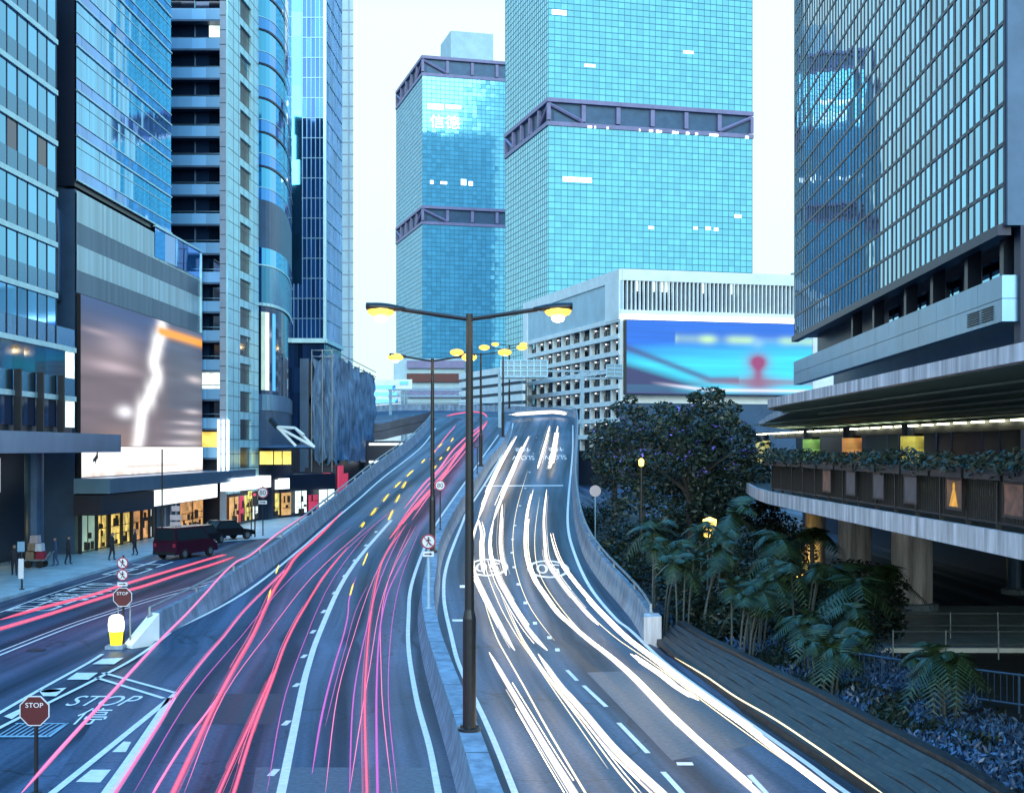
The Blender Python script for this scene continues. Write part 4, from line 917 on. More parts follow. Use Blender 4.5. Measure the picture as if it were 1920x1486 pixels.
for u0, u1, z0, z1, m in ((0, 4.5, 2.2, 5.2, 'lit_red'), (5, 9, 2.4, 4.2, 'lit_red'), (.3, 4.2, .3, 2.0, 'signwhite'), (5, 8.5, .3, 2.0, 'lit_cool'), (10, 15, .3, 2.2, 'lit_shop')):
    q = MB(); fS.box(q, u0, u1, z0, z1, 0, .12); q.build('shop_panel', m, Gb)
for u0, u1, z0, z1, m in ((-.3, .8, .4, 2.1, 'signwhite'), (1.0, 2.4, .4, 2.0, 'lit_cool'), (2.6, 3.5, 1.2, 4.4, 'lit_red')):
    q = MB(); Gf.box(q, u0, u1, z0, z1, .4, .5); q.build('shop_panel', m, Gb)
# low shops between balcony tower and netted building
f = Fac((-25.6, 133), (-19.5, 148)); Sb = bld('shop_row', 'row of small lit shops under a white sign at street level left of the ramp', (-25.6, 133))
core(Sb, [(-25.8, 133.2), (-19.7, 148.2), (-24, 150), (-30, 136)], 0, 4.4, 'navy')
for u0, u1, z0, z1, m in ((0, 6.2, 3.0, 4.1, 'signwhite'), (.2, 2.2, .4, 2.8, 'lit_orange'), (2.6, 4.2, .4, 2.6, 'lit_shop'), (4.8, 6.5, .3, 2.6, 'lit_orange'), (7.5, 9.6, .4, 2.7, 'lit_cool'), (10.2, 12, .4, 2.2, 'lit_red'), (12.4, 15.5, .4, 2.7, 'lit_cool')):
    q = MB(); f.box(q, u0, u1, z0, z1, .02, .14); (shop_goods(q, f, u0, u1, .16) if z0 < 1 else None); q.build('shop_panel', [m, 'goods'], Sb)

# ---- the twin teal towers
def twin(name, label, cx, Y, wd, dp, x_bands, ztop, zmid, roof=False, chars=None):
    d1 = Vector((3.7, 1, 0)).normalized(); d2 = Vector((-.28, 1, 0)).normalized()
    c = Vector((*PX(cx, Y), 0)); r = c+d1*wd; l = c+d2*dp
    fr, fl = Fac(c[:2], r[:2]), Fac(l[:2], c[:2])
    root = bld(name, label, c[:2]); bk = l+d1*wd
    ins = [(c+d1*.7+d2*.7), (r-d1*.5+d2*.7), (bk-d1*.6-d2*.5), (l+d1*.6-d2*.5)]
    core(root, [(p.x, p.y) for p in ins], 0, ztop, 'navy2')
    bands = sorted(zmid)
    zs = [0]+[z for b_ in bands for z in b_]+[ztop]
    for f, nu in ((fr, int(wd/1.75)), (fl, int(dp/1.75))):
        segs = [(0, bands[0][0])]+[(bands[i][1], bands[i+1][0] if i+1 < len(bands) else ztop) for i in range(len(bands))]
        for z0, z1 in segs:
            if z1-z0 < 1: continue
            nz = max(1, round((z1-z0)/1.66)); g = MB()
            f.panes(g, 0, f.L, z0, z1, nu, nz, 0, .005, lambda i, j: 1 if R.random() < (.0005 if f is fr else 0) else 0)
            g.build('curtain_wall', ['g_far' if roof else 'g_tower', 'lit_fin'], root)
            s = MB()
            for j in range(nz+1): z = z0+(z1-z0)*j/nz; f.box(s, 0, f.L, z-.08, z+.08, -.05, .07)
            for i in range(nu+1): u = f.L*i/nu; f.box(s, u-.05, u+.05, z0, z1, -.05, .09)
            s.build('mullion', 'mullion', root)
        for z0, z1 in bands:      # open plant floors behind painted trusses
            h = z1-z0
            q = MB(); f.box(q, .3, f.L-.3, z0+.6, z1-.6, -1.6, -1.5); q.build('plant_floor_wall', 'navy2', root)
            for a, b_ in ((z0, z0+h*.15), (z1-h*.15, z1)): q = MB(); f.box(q, -.3, f.L+.3, a, b_, -1.5, .35); q.build('chord', 'purple', root)
            nb = 6 if f is fr else 5
            for i in range(nb+1): u = f.L*i/nb; q = MB(); f.box(q, max(-.3, u-.55), min(f.L+.3, u+.55), z0+h*.2, z1-h*.2, -.6, .3); q.build('post', 'purple', root)
            for i, (p, e) in enumerate(((0, 1), (1, 0))):
                u0_ = 0 if i == 0 else f.L*(nb-1)/nb; u1_ = f.L/nb if i == 0 else f.L
                za, zb = (z1-h*.2, z0+h*.2) if i == 0 else (z0+h*.2, z1-h*.2)
                q = MB(); q.tube([f.at(u0_, za, -.15), f.at(u1_, zb, -.15)], .5, 6); q.build('diagonal', 'purple', root)
            if f is fr and z0 > 80:
                q = MB()
                for i in range(26): u = R.uniform(f.L*.15, f.L); f.box(q, u, u+R.uniform(.3, 1.0), z0-.1, z0+.5, .36, .5)
                q.build('site_lamp', 'lit_fin', root) if not roof else None
    if roof:
        q = MB(); a = fr.at(13, 0, -9); b_ = fr.at(30, 0, -9); e1 = fr.at(30, 0, -28); e2 = fr.at(13, 0, -28); q.prism([a[:2], b_[:2], e1[:2], e2[:2]], ztop, ztop+13); q.build('roof_block', 'palepanel', root)
        q = MB(); fr.box(q, 13, 30, ztop+.3, ztop+1.6, -9, -8.8); q.build('roof_strip', 'white', root)
    if chars:
        q = MB(); put_text(q, chars, fr.at(8.6, fr.z_of_y(8.6, 229), .3), fr.d, (0, 0, 1), w=11.5, h=5.0); q.build('sign_lettering', 'lit_fin', root)
    return fr, fl, root
t2 = twin('teal_tower', 'nearer and wider of the two teal grid towers with a purple truss floor', 1028, 350, 58.3, 42.5, None, 156, [(91.9, 99.2)])
t1 = twin('teal_tower', 'farther teal tower with purple truss at its top and a roof block', 792, 505, 58.3, 53, None, 156, [(92, 99.1), (148.2, 155.9)], roof=True, chars="信德")
for fr, root, lst in ((t2[0], t2[2], [(4, 331, 340, 8), (1, 18, 27, 4), (10, 120, 125, 3), (38, 95, 100, 3), (28, 424, 429, 1.5), (41, 425, 430, 1.2), (44.5, 425, 431, 1.5), (47, 427, 433, 1.2), (53, 402, 408, 2)]), (t1[0], t1[2], [(2, 194, 204, 6), (9, 196, 203, 6), (3, 338, 345, 1.2), (7, 340, 345, 2.5), (15, 336, 347, 2), (18, 340, 348, 1.6)])):
    for u, y1, y0, ww in lst: q = MB(); fr.box(q, u, u+ww, fr.z_of_y(u, y0), fr.z_of_y(u, y1), .02, .1); q.build('lit_window', 'lit_fin', root)

# ---- white car-park building with a billboard
cW = Vector((*PX(1163, 235), 0)); dl = Vector((-.29, 1, 0)).normalized(); dr = Vector((3.7, 1, 0)).normalized()
lW, rW = cW+dl*59, cW+dr*52; fl, fr = Fac(lW[:2], cW[:2]), Fac(cW[:2], rW[:2])
Wb = bld('car_park', 'white building with open parking decks on one side and vertical fins on the other', cW[:2])
zt = 38.8
i4 = [cW+dl*2.4+dr*2.4, rW+dl*2.4, lW+dr*52-dl*.5, lW+dr*2.4-dl*.2]
core(Wb, [(p.x, p.y) for p in i4], 0, zt-1, 'navy')
q = MB(); fl.box(q, 0, fl.L, zt-2.0, zt, -2.3, .25); fr.box(q, .3, fr.L, zt-2.0, zt, -2.3, .25); q.build('roof_band', 'white', Wb)
zl0 = 30.4
q = MB(); fl.box(q, 0, fl.L, zl0, zt-2.0, -.6, 0); q.build('blank_wall', 'palepanel', Wb)
for u0_, u1_, z0_ in ((fl.L-7, fl.L, zl0-.5), (0, 3, 5)): q = MB(); fl.box(q, u0_, u1_, z0_, zt-2.0, 0, .3); q.build('edge_pier', 'white', Wb)
nb, nf = 9, 8
for j in range(nf):
    z1 = zl0-2.95*j
    q = MB(); fl.box(q, 2.5, fl.L-.3, z1-.85, z1-.02, -.5, .2); q.build('parapet_beam', 'white', Wb)
    for i in range(nb):
        u0_ = 3+(fl.L-8)*i/nb; u1_ = 3+(fl.L-8)*(i+1)/nb
        if j > 6: continue
        q = MB(); fl.box(q, u0_+.5, u1_-.4, z1-2.9, z1-.85, -2.2, -2.1)
        for k in range(3):
            if R.random() < .8:      # noses of parked cars
                a = u0_+.8+(u1_-u0_-1.6)*k/3; fl.box(q, a, a+1.0, z1-2.85, z1-1.9, -1.9, -.6, 2); fl.box(q, a+.1, a+.9, z1-1.9, z1-1.5, -1.9, -1.1, 2)
        if R.random() < .75: fl.box(q, u0_+1.2, u1_-1.2, z1-1.1, z1-.95, -1.9, -1.7, 1)
        q.build('parking_bay', ['navy2', 'lit_fin', 'navy'], Wb)
    q = MB()
    for i in range(nb+1): u = 3+(fl.L-8)*i/nb; q = MB(); fl.box(q, u-.28, u+.28, z1-3.0, z1-.8, -1.0, -.15); q.build('column', 'white', Wb)
    pass
q = MB()
for i in range(66):
    u = .4+fr.L*i/66; q = MB(); fr.box(q, u, u+.22, 31.6, zt-2.0, -.6, .15); q.build('fin', 'white', Wb)
q = MB(); fr.box(q, 0, fr.L, 30.9, 31.6, -1, .25); q.build('sill_band', 'white', Wb)
g = MB(); fr.panes(g, 0, fr.L, 31.6, zt-2.0, 66, 3, -.95, .01, lambda i, j: 1 if j == 2 and R.random() < (.6 if 6 < i < 14 else .05) else 0); g.build('window_band', ['g_dark', 'lit_cool'], Wb)
q = MB(); fr.box(q, 0, fr.L, 30.0, 30.8, -.5, .1); q.build('lit_soffit', 'lit_fin', Wb)
q = MB(); fr.box(q, 0, fr.L, 0, 15.2, -1, -.1); q.build('lower_wall', 'navy2', Wb)
q = MB(); fr.box(q, 0, fr.L, 15.2, 29.9, -1, 0); q.build('upper_wall', 'white', Wb)
q = MB()
for k in range(12): u = 36+k*1.2; fr.box(q, u, u+.7, zt, zt+R.uniform(.4, 1.6), -6, -5)
fr.box(q, 34, 52, zt, zt+.3, -6.5, -4); q.tube([fr.at(41, zt, -5.5), fr.at(41, zt+3, -5.5)], .08, 6); q.build('roof_plant', 'steel', Wb)
def pict_sea(s, t):
    top = (.01, .15, .72); mid = (.04, .72, 1.0)
    c = mixc(mid, top, (t-.45)*3.2+.5*(.5-s))
    n = vn(s*4, t*30); c = tuple(x*(.88+.24*n) for x in c)
    c = mixc(c, (.03, .04, .14), 1.1*max(0, min(1, (.42-t-.75*s+.06)*7)) if t > .12 else .9*max(0, min(1, (.55-s)*3)))
    c = mixc(c, (.05, .05, .2), .8*gs(t-(.62-.95*s if s < .45 else .2), .05)*(1 if s < .6 else .0))
    c = mixc(c, (.55, .9, .45), .75*gs(t-.76, .06)*(vn(s*14, 7) if s > .25 else 0)*1.3)
    c = mixc(c, (.30, .04, .16), 1.0*1.3*gs(t-.46, .11)*gs(s-.70, .055)+.8*gs(t-.15, .14)*gs(s-.70, .09*(1.3-t))+.5*gs(t-.3, .1)*gs(s-.70, .03))
    c = mixc(c, (.25, .55, .95), .8*gs(t-.72, .06)*gs(s-.70, .03))
    c = mixc(c, (.28, .12, .2), .7*gs(t-.18, .05)*max(0, min(1, (s-.3)*4)))
    c = mixc(c, (.9, .85, 1.0), .9*gs(t-(.06+.16*max(0, .42-s)*2), .02)*max(0, min(1, (s-.12)*5)))
    c = mixc(c, (.05, .04, .18), .8*gs(t-.0, .025))
    return c
M['pict3'] = screen_mat('billboard_picture', 1.15)
bb = thing('billboard', 'wide lit blue billboard with a blurred seaside picture hung on the white car park', 'billboard', fr.at(.5, 8, 1.2))
blurred_screen('picture', fr, .6, 36.5, 16.8, 29.7, pict_sea, 'pict3', bb, 1.6, 120, 60)
q = MB()
for i in range(14): u = 2+2.4*i; fr.box(q, u, u+.5, 29.95, 30.3, 1.2, 2.0)
q.build('floodlight', 'lit_fin', bb)

# ---- distant low buildings beyond the crest
f = Fac(PX(738, 400), PX(872, 400)); Rb = bld('red_banded_podium', 'low podium with red bands far beyond the crest of the ramp', PX(738, 400))
core(Rb, [PX(738, 400.5), PX(872, 400.5), (PX(872, 400.5)[0], 440), (PX(738, 400.5)[0], 440)], 0, ZY(672, 400), 'palepanel')
for k, (y0, y1) in enumerate(((690, 676), (716, 700), (745, 728), (770, 757))): q = MB(); f.box(q, 4, f.L, ZY(y0, 400), ZY(y1, 400), 0, .5); q.build('red_band', 'signred' if k % 2 else 'purple', Rb)
f = Fac(PX(695, 330), PX(752, 330)); Lb = bld('distant_white_block', 'small white block with window rows right of the netted building', PX(695, 330))
core(Lb, [PX(695, 330), PX(752, 330), (PX(752, 330)[0], 350), (PX(695, 330)[0], 350)], 0, ZY(712, 330), 'white')
for k in range(4): q = MB(); y = 722+13*k; f.box(q, .8, f.L-.8, ZY(y+7, 330), ZY(y, 330), 0, .1); q.build('window_band', 'g_blue', Lb)
q = MB(); a = ppt(742, 730, 325); b_ = ppt(773, 711, 325); q.box(a.x, b_.x, 324.6, 325, a.z, b_.z); q.box(a.x+1, b_.x-1, 324.4, 324.59, a.z+1.2, b_.z-.5, 1); q.tube([(a.x+2, 326, 0), (a.x+2, 326, a.z+1)], .25, 6, 2)
tag(q.build('advertising_board', ['white', 'lit_blue', 'steel']), 'blue and white board over the road far beyond the crest', 'sign')
f = Fac(PX(865, 300), PX(985, 265)); Kb = bld('striped_deck_building', 'pale building with open ramps and white bands behind the crest lamps', PX(865, 300))
core(Kb, [PX(865, 301), PX(978, 268), (PX(978, 268)[0], 310), (PX(865, 301)[0], 330)], 0, ZY(700, 300), 'navy2')
for k in range(5): q = MB(); z = ZY(775-17*k, 290); f.box(q, 0, f.L, z, z+1.3, 0, .6); q.build('deck_band', 'white', Kb)

# ---- big curtain-walled tower on the right
nR, xR = Vector((22.9, 62, 0)), Vector((26.4, 124.5, 0)); fR = Fac(xR[:2], nR[:2]); LR = fR.L
Rt = bld('right_tower', 'huge curtain walled tower on the right with navy mullions and bright glass', nR[:2])
core(Rt, [(nR.x+.4, 62.3), (xR.x+.4, 124.3), (60, 124.3), (60, 62.3)], 17.5, 53.7, 'navy')
g = MB(); nu = 52; nz = 19; fR.panes(g, 0, LR, 17.6, 17.6+1.885*nz, nu, nz, .0, .0035); g.build('curtain_wall', 'g_right', Rt)
s = MB()
for i in range(nu+1): u = LR*i/nu; wv = .17 if i % 2 else .12; fR.box(s, u-wv, u+wv, 17.5, 53.5, -.1, .035)
for j in range(nz+1): z = 17.6+1.885*j; fR.box(s, 0, LR, z-.09, z+.09, -.1, .05)
s.build('mullion', 'mull_dark', Rt)
q = MB(); q.box(nR.x, 60, 61.6, 62.2, 17.5, 53.7); q.build('end_wall', 'navy2', Rt)
q = MB(); fR.box(q, 0, LR, 17.1, 17.6, -.3, .3); q.build('edge_beam', 'mull_dark', Rt)
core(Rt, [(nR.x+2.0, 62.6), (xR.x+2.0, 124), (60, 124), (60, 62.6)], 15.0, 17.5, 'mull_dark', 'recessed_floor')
for x0, x1 in ((1844, 1857), (1862, 1877), (1776, 1786), (1790, 1800), (1717, 1725), (1729, 1738), (1668, 1675), (1678, 1686)):
    u0_, u1_ = sorted((fR.u_of_x(x0, -1.9), fR.u_of_x(x1, -1.9))); q = MB(); fR.pane(q, u0_, u1_, 15.7, 17.0, -1.85, 0); q.build('window', 'g_right', Rt)
for x in (1640, 1600, 1700, 1750, 1815, 1882): u = fR.u_of_x(x, -.6); q = MB(); fR.box(q, u-.3, u+.3, 15.2, 17.5, -1.2, -.5); q.build('column', 'navy', Rt)
pb = MB()
for i in range(16):
    for z0, z1 in ((13.1, 14.15), (14.18, 15.25)): fR.box(pb, LR*i/16+.02, LR*(i+1)/16-.02, z0, z1, -.6, .1)
pb.build('metal_panel_band', 'panelblue', Rt)
q = MB(); 
for k in range(6): fR.box(q, LR-5.6, LR-3.6, 13.3+.12*k, 13.36+.12*k, .1, .16); fR.box(q, LR-3.2, LR-1.4, 13.3+.12*k, 13.36+.12*k, .1, .16)
q.build('louvre', 'black', Rt)
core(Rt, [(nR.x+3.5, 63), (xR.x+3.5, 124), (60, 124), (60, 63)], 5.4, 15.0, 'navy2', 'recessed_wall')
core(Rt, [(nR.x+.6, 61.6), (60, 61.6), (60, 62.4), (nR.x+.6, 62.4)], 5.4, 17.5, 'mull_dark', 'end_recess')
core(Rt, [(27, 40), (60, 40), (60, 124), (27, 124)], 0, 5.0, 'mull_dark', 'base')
# ================================================================== covered walkway on the right
def edge_slab(mb, line, inner, z0, z1, mi=0):
    """slab between an outer edge polyline and a matching inner one"""
    for (a, b), (c, d) in zip(zip(line, line[1:]), zip(inner, inner[1:])):
        mb.hexa([(a[0], a[1], z0), (c[0], c[1], z0), (d[0], d[1], z0), (b[0], b[1], z0), (a[0], a[1], z1), (c[0], c[1], z1), (d[0], d[1], z1), (b[0], b[1], z1)], mi)
dk = [(10.6, 12), (10.6, 24), (10.6, 36), (10.6, 48), (10.7, 56), (11.1, 61), (12.0, 68), (14.1, 85), (17, 96)]
Wk = thing('covered_walkway', 'raised covered walkway with a dirty white deck edge and green soffit on the right', 'footbridge', (10.6, 24, 0))
q = MB(); edge_slab(q, [(x+.14, y) for x, y in dk], [(26.9, y) for x, y in dk], 4.9, 5.36); q.build('deck', 'deckdark', Wk)
q = MB(); edge_slab(q, dk, [(x+.14, y) for x, y in dk], 4.88, 5.4); q.build('deck_edge', 'stained', Wk)
rf = [(10.35, 12), (10.4, 24), (10.7, 34), (11.05, 46), (11.25, 56), (11.5, 60), (12.2, 63), (14, 67.5), (17.2, 90), (20, 108)]
q = MB(); edge_slab(q, rf, [(x+.25, y+.0) for x, y in rf], 9.0, 9.38); q.build('roof_edge', 'stained', Wk)
q = MB()
for (a, b) in zip(rf, rf[1:]):
    za = 8.98; zb = 8.5
    q.hexa([(a[0]+.25, a[1], za), (24, a[1], zb), (24, b[1], zb), (b[0]+.25, b[1], za), (a[0]+.25, a[1], 9.4), (24, a[1], 9.4), (24, b[1], 9.4), (b[0]+.25, b[1], 9.4)])
q.build('roof_slab', 'soffit', Wk)
q = MB()
for k in range(6):
    x = 12.6+1.7*k; z = 8.98-(x-10.8)*.036
    q.box(x-.05, x+.05, 14, 62 if k < 2 else 88, z-.09, z-.02)
q.build('soffit_batten', 'soffit', Wk)
for k in range(34): y = 34+2.5*k; q = MB(); q.box(21.6, 21.8, y, y+1.25, 8.38, 8.46); q.build('ceiling_light', 'lit_strip', Wk)
q = MB(); q.box(21.9, 22.2, 14, 112, 8.0, 8.5); q.build('soffit_beam', 'black', Wk)
# wrapped advertising columns of the plaza
for i, (x, y, m, c0) in enumerate(((22, 73.3, 'adcol_yellow', ((1, .85, .15), (.25, .35, .8))), (22, 86.3, 'adcol_orange', ((1, .42, .14), (.9, .75, .6))), (22, 98, 'adcol_green', ((.35, .75, .2), (.85, 1, .6))), (22.2, 118, 'adcol_gold', ((.8, .6, .2), (.7, .5, .3))))):
    M[m] = glow('printed_column_'+str(i), c0[0], .55, .75, 1.6, (.3, .3, 2.2))
    cl = thing('advertising_column', ('round column wrapped in a lit yellow picture on the walkway', 'round column wrapped in a lit orange picture on the walkway', 'round column wrapped in a lit green picture on the walkway', 'round column wrapped in a dim gold picture at the far end of the walkway')[i], 'column', (x, y, 5.36))
    q = MB(); q.lathe((x, y, 5.36), [(.62, .5), (.62, 2.5)], 24); q.build('picture_wrap', m, cl)
    q = MB(); q.lathe((x, y, 5.36), [(.58, 0), (.58, .5)], 24); q.lathe((x, y, 5.36), [(.58, 2.5), (.58, 3.25)], 24); q.build('shaft', 'navy', cl)
q = MB(); fw = Fac((25.2, 118), (25.2, 56))
fw.panes(q, 0, 62, 5.4, 8.4, 24, 1, 0, .02); pw = tag(q.build('glass_shopfront', 'g_shop'), 'dim glass shopfront along the inner side of the walkway', 'shopfront')
q = MB(); q.box(24.0, 24.5, 70, 71.5, 6.4, 8.0)
# columns under the deck
for i, (x, y, r, lb) in enumerate(((18.0, 60, .9, 'thick round concrete column under the deck, pale on its right side, nearest of the lit three'), (18.0, 70, .85, 'thick round concrete column under the deck between the nearest and the amber lit one'), (18.2, 80, .6, 'slimmer column under the deck glowing amber beside the palms'), (25, 66, .5, 'thin dark column deep under the deck right of the thick columns'), (25.5, 60.5, .45, 'thin dark column deep under the deck near the right edge'))):
    c = thing('deck_column', lb, 'column', (x, y, 0)); q = MB(); q.lathe((x, y, 0), [(r, 0), (r, 4.88)], 28); q.build('shaft', 'stained' if i < 3 else 'navy2', c, smooth=False)
    q = MB(); q.lathe((x, y, 0), [(r+.25, 0), (r+.25, .25), (r+.02, .3)], 28); q.build('base', 'concrete', c)
up = bpy.data.lights.new('column_uplight', 'POINT'); up.energy = 160; up.color = (1, .6, .12); up.shadow_soft_size = .15
uo = bpy.data.objects.new('column_uplight', up); C.objects.link(uo); uo.location = (17.1, 78.9, .5)
q = MB(); q.lathe((17.1, 78.9, 0), [(.12, 0), (.12, .3), (.15, .32), (.15, .42)], 12, 0); q.lathe((17.1, 78.9, .42), [(.13, 0), (.13, .06)], 12, 1); tag(q.build('garden_uplight', ['black', 'lamp_soft']), 'small amber uplight at the foot of the slim column among palms', 'lamp')
# railing with planters and picture panels along the deck edge
rl = thing('deck_railing', 'dark railing with slim balusters along the walkway edge', 'railing', (10.9, 20, 5.4))
rp = [(10.95, y) for y in range(14, 57, 2)]
for x, y in rp: q = MB(); q.box(x-.05, x+.05, y-.05, y+.05, 5.36, 6.55); q.build('post', 'black', rl)
q = MB(); q.box(10.91, 10.99, 14, 56, 6.48, 6.54); q.box(10.91, 10.99, 14, 56, 5.5, 5.55)
for k in range(280): y = 14+.15*k; q.box(10.935, 10.965, y-.012, y+.012, 5.55, 6.48)
q.build('baluster_screen', 'black', rl)
def leaves(mb, c, rad, n, size, mi=0, flat=.0):
    c = Vector(c)
    for _ in range(n):
        while True:
            d = Vector((R.uniform(-1, 1), R.uniform(-1, 1), R.uniform(-1, 1)))
            if .15 < d.length < 1: break
        d = d.normalized()*(d.length**.5)
        p = c+Vector((d.x*rad[0], d.y*rad[1], d.z*rad[2]))
        a = Vector((R.gauss(0, 1), R.gauss(0, 1), R.gauss(0, .6))).normalized(); b = a.cross(Vector((R.gauss(0, 1), R.gauss(0, 1), R.gauss(0, 1)))).normalized()
        s = size*R.uniform(.6, 1.4); a *= s; b *= s*.45
        mb.quad(p-a, p-b, p+a, p+b, mi)
pl = ['dense dark green', 'ragged low', 'tall and loose', 'thin and patchy', 'bushy drooping']
GP = 'planter troughs along the walkway railing'
for k in range(15):
    y = 20+2.5*k
    t = thing('planter_trough', 'dark planter trough spilling green leaves along the top of the walkway railing', 'planter', (10.85, y, 6.5), GP)
    q = MB(); q.box(10.55, 11.0, y-1.15, y+1.15, 6.5, 6.75); q.build('trough', 'black', t)
    q = MB(); hh = R.uniform(.22, .42)
    for j in range(5): leaves(q, (10.75, y-1+.5*j+R.uniform(-.1, .1), 6.82+R.uniform(-.05, .1)), (.42, .5, hh*R.uniform(.7, 1.2)), 95, .075)
    q.build('foliage', 'leaf_dark', t)
M['poster_grey'] = glow('dim_grey_poster', (.10, .14, .2), .32, .6, 2.5); M['poster_gold'] = glow('gold_figure_poster', (.30, .15, .05), .4, .8, 3); M['poster_red'] = glow('brown_poster', (.4, .2, .12), .3, .85, 4); M['gold_fig'] = glow('gold_figure', (1, .5, .04), .9, .4, 4)
for k_ in ('poster_grey', 'poster_gold', 'poster_red', 'gold_fig'): M[k_].node_tree.nodes['Principled BSDF'].inputs['Base Color'].default_value = (.03, .03, .035, 1)
for i, (x, m, lb) in enumerate(((1902, 'poster_red', 'dim picture panel on the walkway railing nearest the right edge'), (1790, 'poster_gold', 'gold lit picture panel on the walkway railing'), (1708, 'poster_grey', 'wide grey picture panel left of the gold one on the railing'), (1648, 'poster_grey', 'grey picture panel, second left of the gold one on the railing'), (1596, 'poster_grey', 'small grey picture panel right of the brown one on the railing'), (1551, 'poster_red', 'small brown lit picture panel at the left end of the railing row'))):
    X = 10.82; y = X*F/(x-CX); w_ = .55
    t = thing('picture_panel', lb, 'panel', (X, y, 6.0)); q = MB(); q.box(X-.02, X+.02, y-w_, y+w_, 5.75, 6.42); pic = q.build('picture', m, t)
    if m == 'poster_gold': q = MB(); q.poly([(X-.025, y+.34, 5.78), (X-.025, y-.3, 5.78), (X-.025, y-.1, 6.2), (X-.025, y+.08, 6.2)]); q.disc((X-.025, y-.01, 6.28), .09, .006, 12, 0, (1, 0, 0)); q.build('figure', 'gold_fig', pic)
    q = MB(); rb = lambda k, xx: [(xx, y-w_-k, 5.75-k), (xx, y+w_+k, 5.75-k), (xx, y+w_+k, 6.42+k), (xx, y-w_-k, 6.42+k)]
    i0 = 0; q.v = rb(.0, X-.03)+rb(.06, X-.03)+rb(.06, X+.03)+rb(.0, X+.03)
    for a in range(3):
        for b in range(4): c = (b+1) % 4; q.f.append((4*a+b, 4*a+c, 4*a+4+c, 4*a+4+b)); q.m.append(0)
    q.build('frame', 'black', t)
# ground level beyond the planting
q = MB(); q.box(13, 40, 47.0, 47.25, 0, .16); struct(q.build('kerb', 'white'))
bar = thing('street_barrier', 'low metal street barrier between the planting and the side road', 'barrier', (13, 44, 0))
bp_ = [Vector((9.2, 41.5, 0)), Vector((11.5, 38.5, 0)), Vector((14, 36, 0))]
bl = resample(bp_, .18)
q = MB(); 
for z in (.25, 1.05): q.tube([p+Vector((0, 0, z)) for p in bp_], .035, 8)
q.build('rail', 'navy2', bar)
q = MB()
for p in bl: q.tube([p+Vector((0, 0, .25)), p+Vector((0, 0, 1.05))], .012, 5)
q.build('bar_infill', 'navy2', bar)
for p in resample(bp_, 1.4): q = MB(); q.tube([p, p+Vector((0, 0, 1.1))], .035, 8); q.build('post', 'navy2', bar)
for k, (y, lb) in enumerate(((45.5, 'nearer of two thin horizontal guard rails by the side road'), (50.5, 'farther thin guard rail across the side road under the deck'))):
    t = thing('guard_rail', lb, 'railing', (13, y, 0)); q = MB()
    for z in (.5, .95): q.tube([(13, y, z), (24, y, z)], .03, 6)
    q.build('rail', 'steel', t)
    for i in range(7): q = MB(); q.tube([(13+1.8*i, y, 0), (13+1.8*i, y, 1.0)], .03, 6); q.build('post', 'steel', t)

# ================================================================== trees, palms, ground cover
def tree(x, y, z0, cz, rad, n, label, flowers=0, seed=1):
    t = thing('broadleaf_tree', label, 'tree', (x, y, z0)); q = MB()
    q.tube(smooth([(x, y, z0), (x+.15, y, z0+1.5), (x, y+.1, cz-rad[2]*.4), (x+.1, y, cz+rad[2]*.3)], 4), [.32-.018*i for i in range(13)], 10)
    ends = []
    for i in range(12):
        a = 2*math.pi*i/12+R.uniform(-.2, .2); el_ = R.uniform(-.1, .9); L_ = R.uniform(.55, .85)
        e = (x+math.cos(a)*rad[0]*L_*math.cos(el_), y+math.sin(a)*rad[1]*L_*math.cos(el_), cz+rad[2]*L_*math.sin(el_))
        s0 = (x, y, cz-rad[2]*R.uniform(.2, .7)); mid = ((s0[0]+e[0])/2, (s0[1]+e[1])/2, (s0[2]+e[2])/2+.3)
        q.tube(smooth([s0, mid, e], 3), [.12, .11, .09, .08, .06, .05, .03], 6)
    q.build('trunk', 'bark', t)
    q = MB()
    for _ in range(n):
        while True:
            d = Vector((R.uniform(-1, 1), R.uniform(-1, 1), R.uniform(-1, 1)))
            if .35 < d.length < 1: break
        if vn(d.x*2.3+seed*3.1+x, d.z*2.6+y+d.y) < .27: continue
        kk = R.uniform(.8, 1.16); p = (x+d.x*rad[0]*kk, y+d.y*rad[1]*kk, cz+d.z*rad[2]*kk); s = R.uniform(.4, 1.05)
        leaves(q, p, (s, s, s*.62), 125, .135, 0)
        if flowers and R.random() < flowers*.6 and d.z > -.3: leaves(q, (p[0], p[1]-.3, p[2]+s*.4), (s*.7, s*.7, s*.3), 12, .085, 1)
    q.build('crown', ['leaf_dark', 'flower'], t); return t
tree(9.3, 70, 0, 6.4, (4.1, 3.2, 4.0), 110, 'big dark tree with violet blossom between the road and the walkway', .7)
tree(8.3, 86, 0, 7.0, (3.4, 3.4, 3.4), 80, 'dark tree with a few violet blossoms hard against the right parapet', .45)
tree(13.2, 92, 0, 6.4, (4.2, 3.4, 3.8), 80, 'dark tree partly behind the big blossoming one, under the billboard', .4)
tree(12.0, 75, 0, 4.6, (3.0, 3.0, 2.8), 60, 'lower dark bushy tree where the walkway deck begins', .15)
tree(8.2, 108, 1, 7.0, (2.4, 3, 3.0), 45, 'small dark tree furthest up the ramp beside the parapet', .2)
GB = 'dark bushes of the thicket'
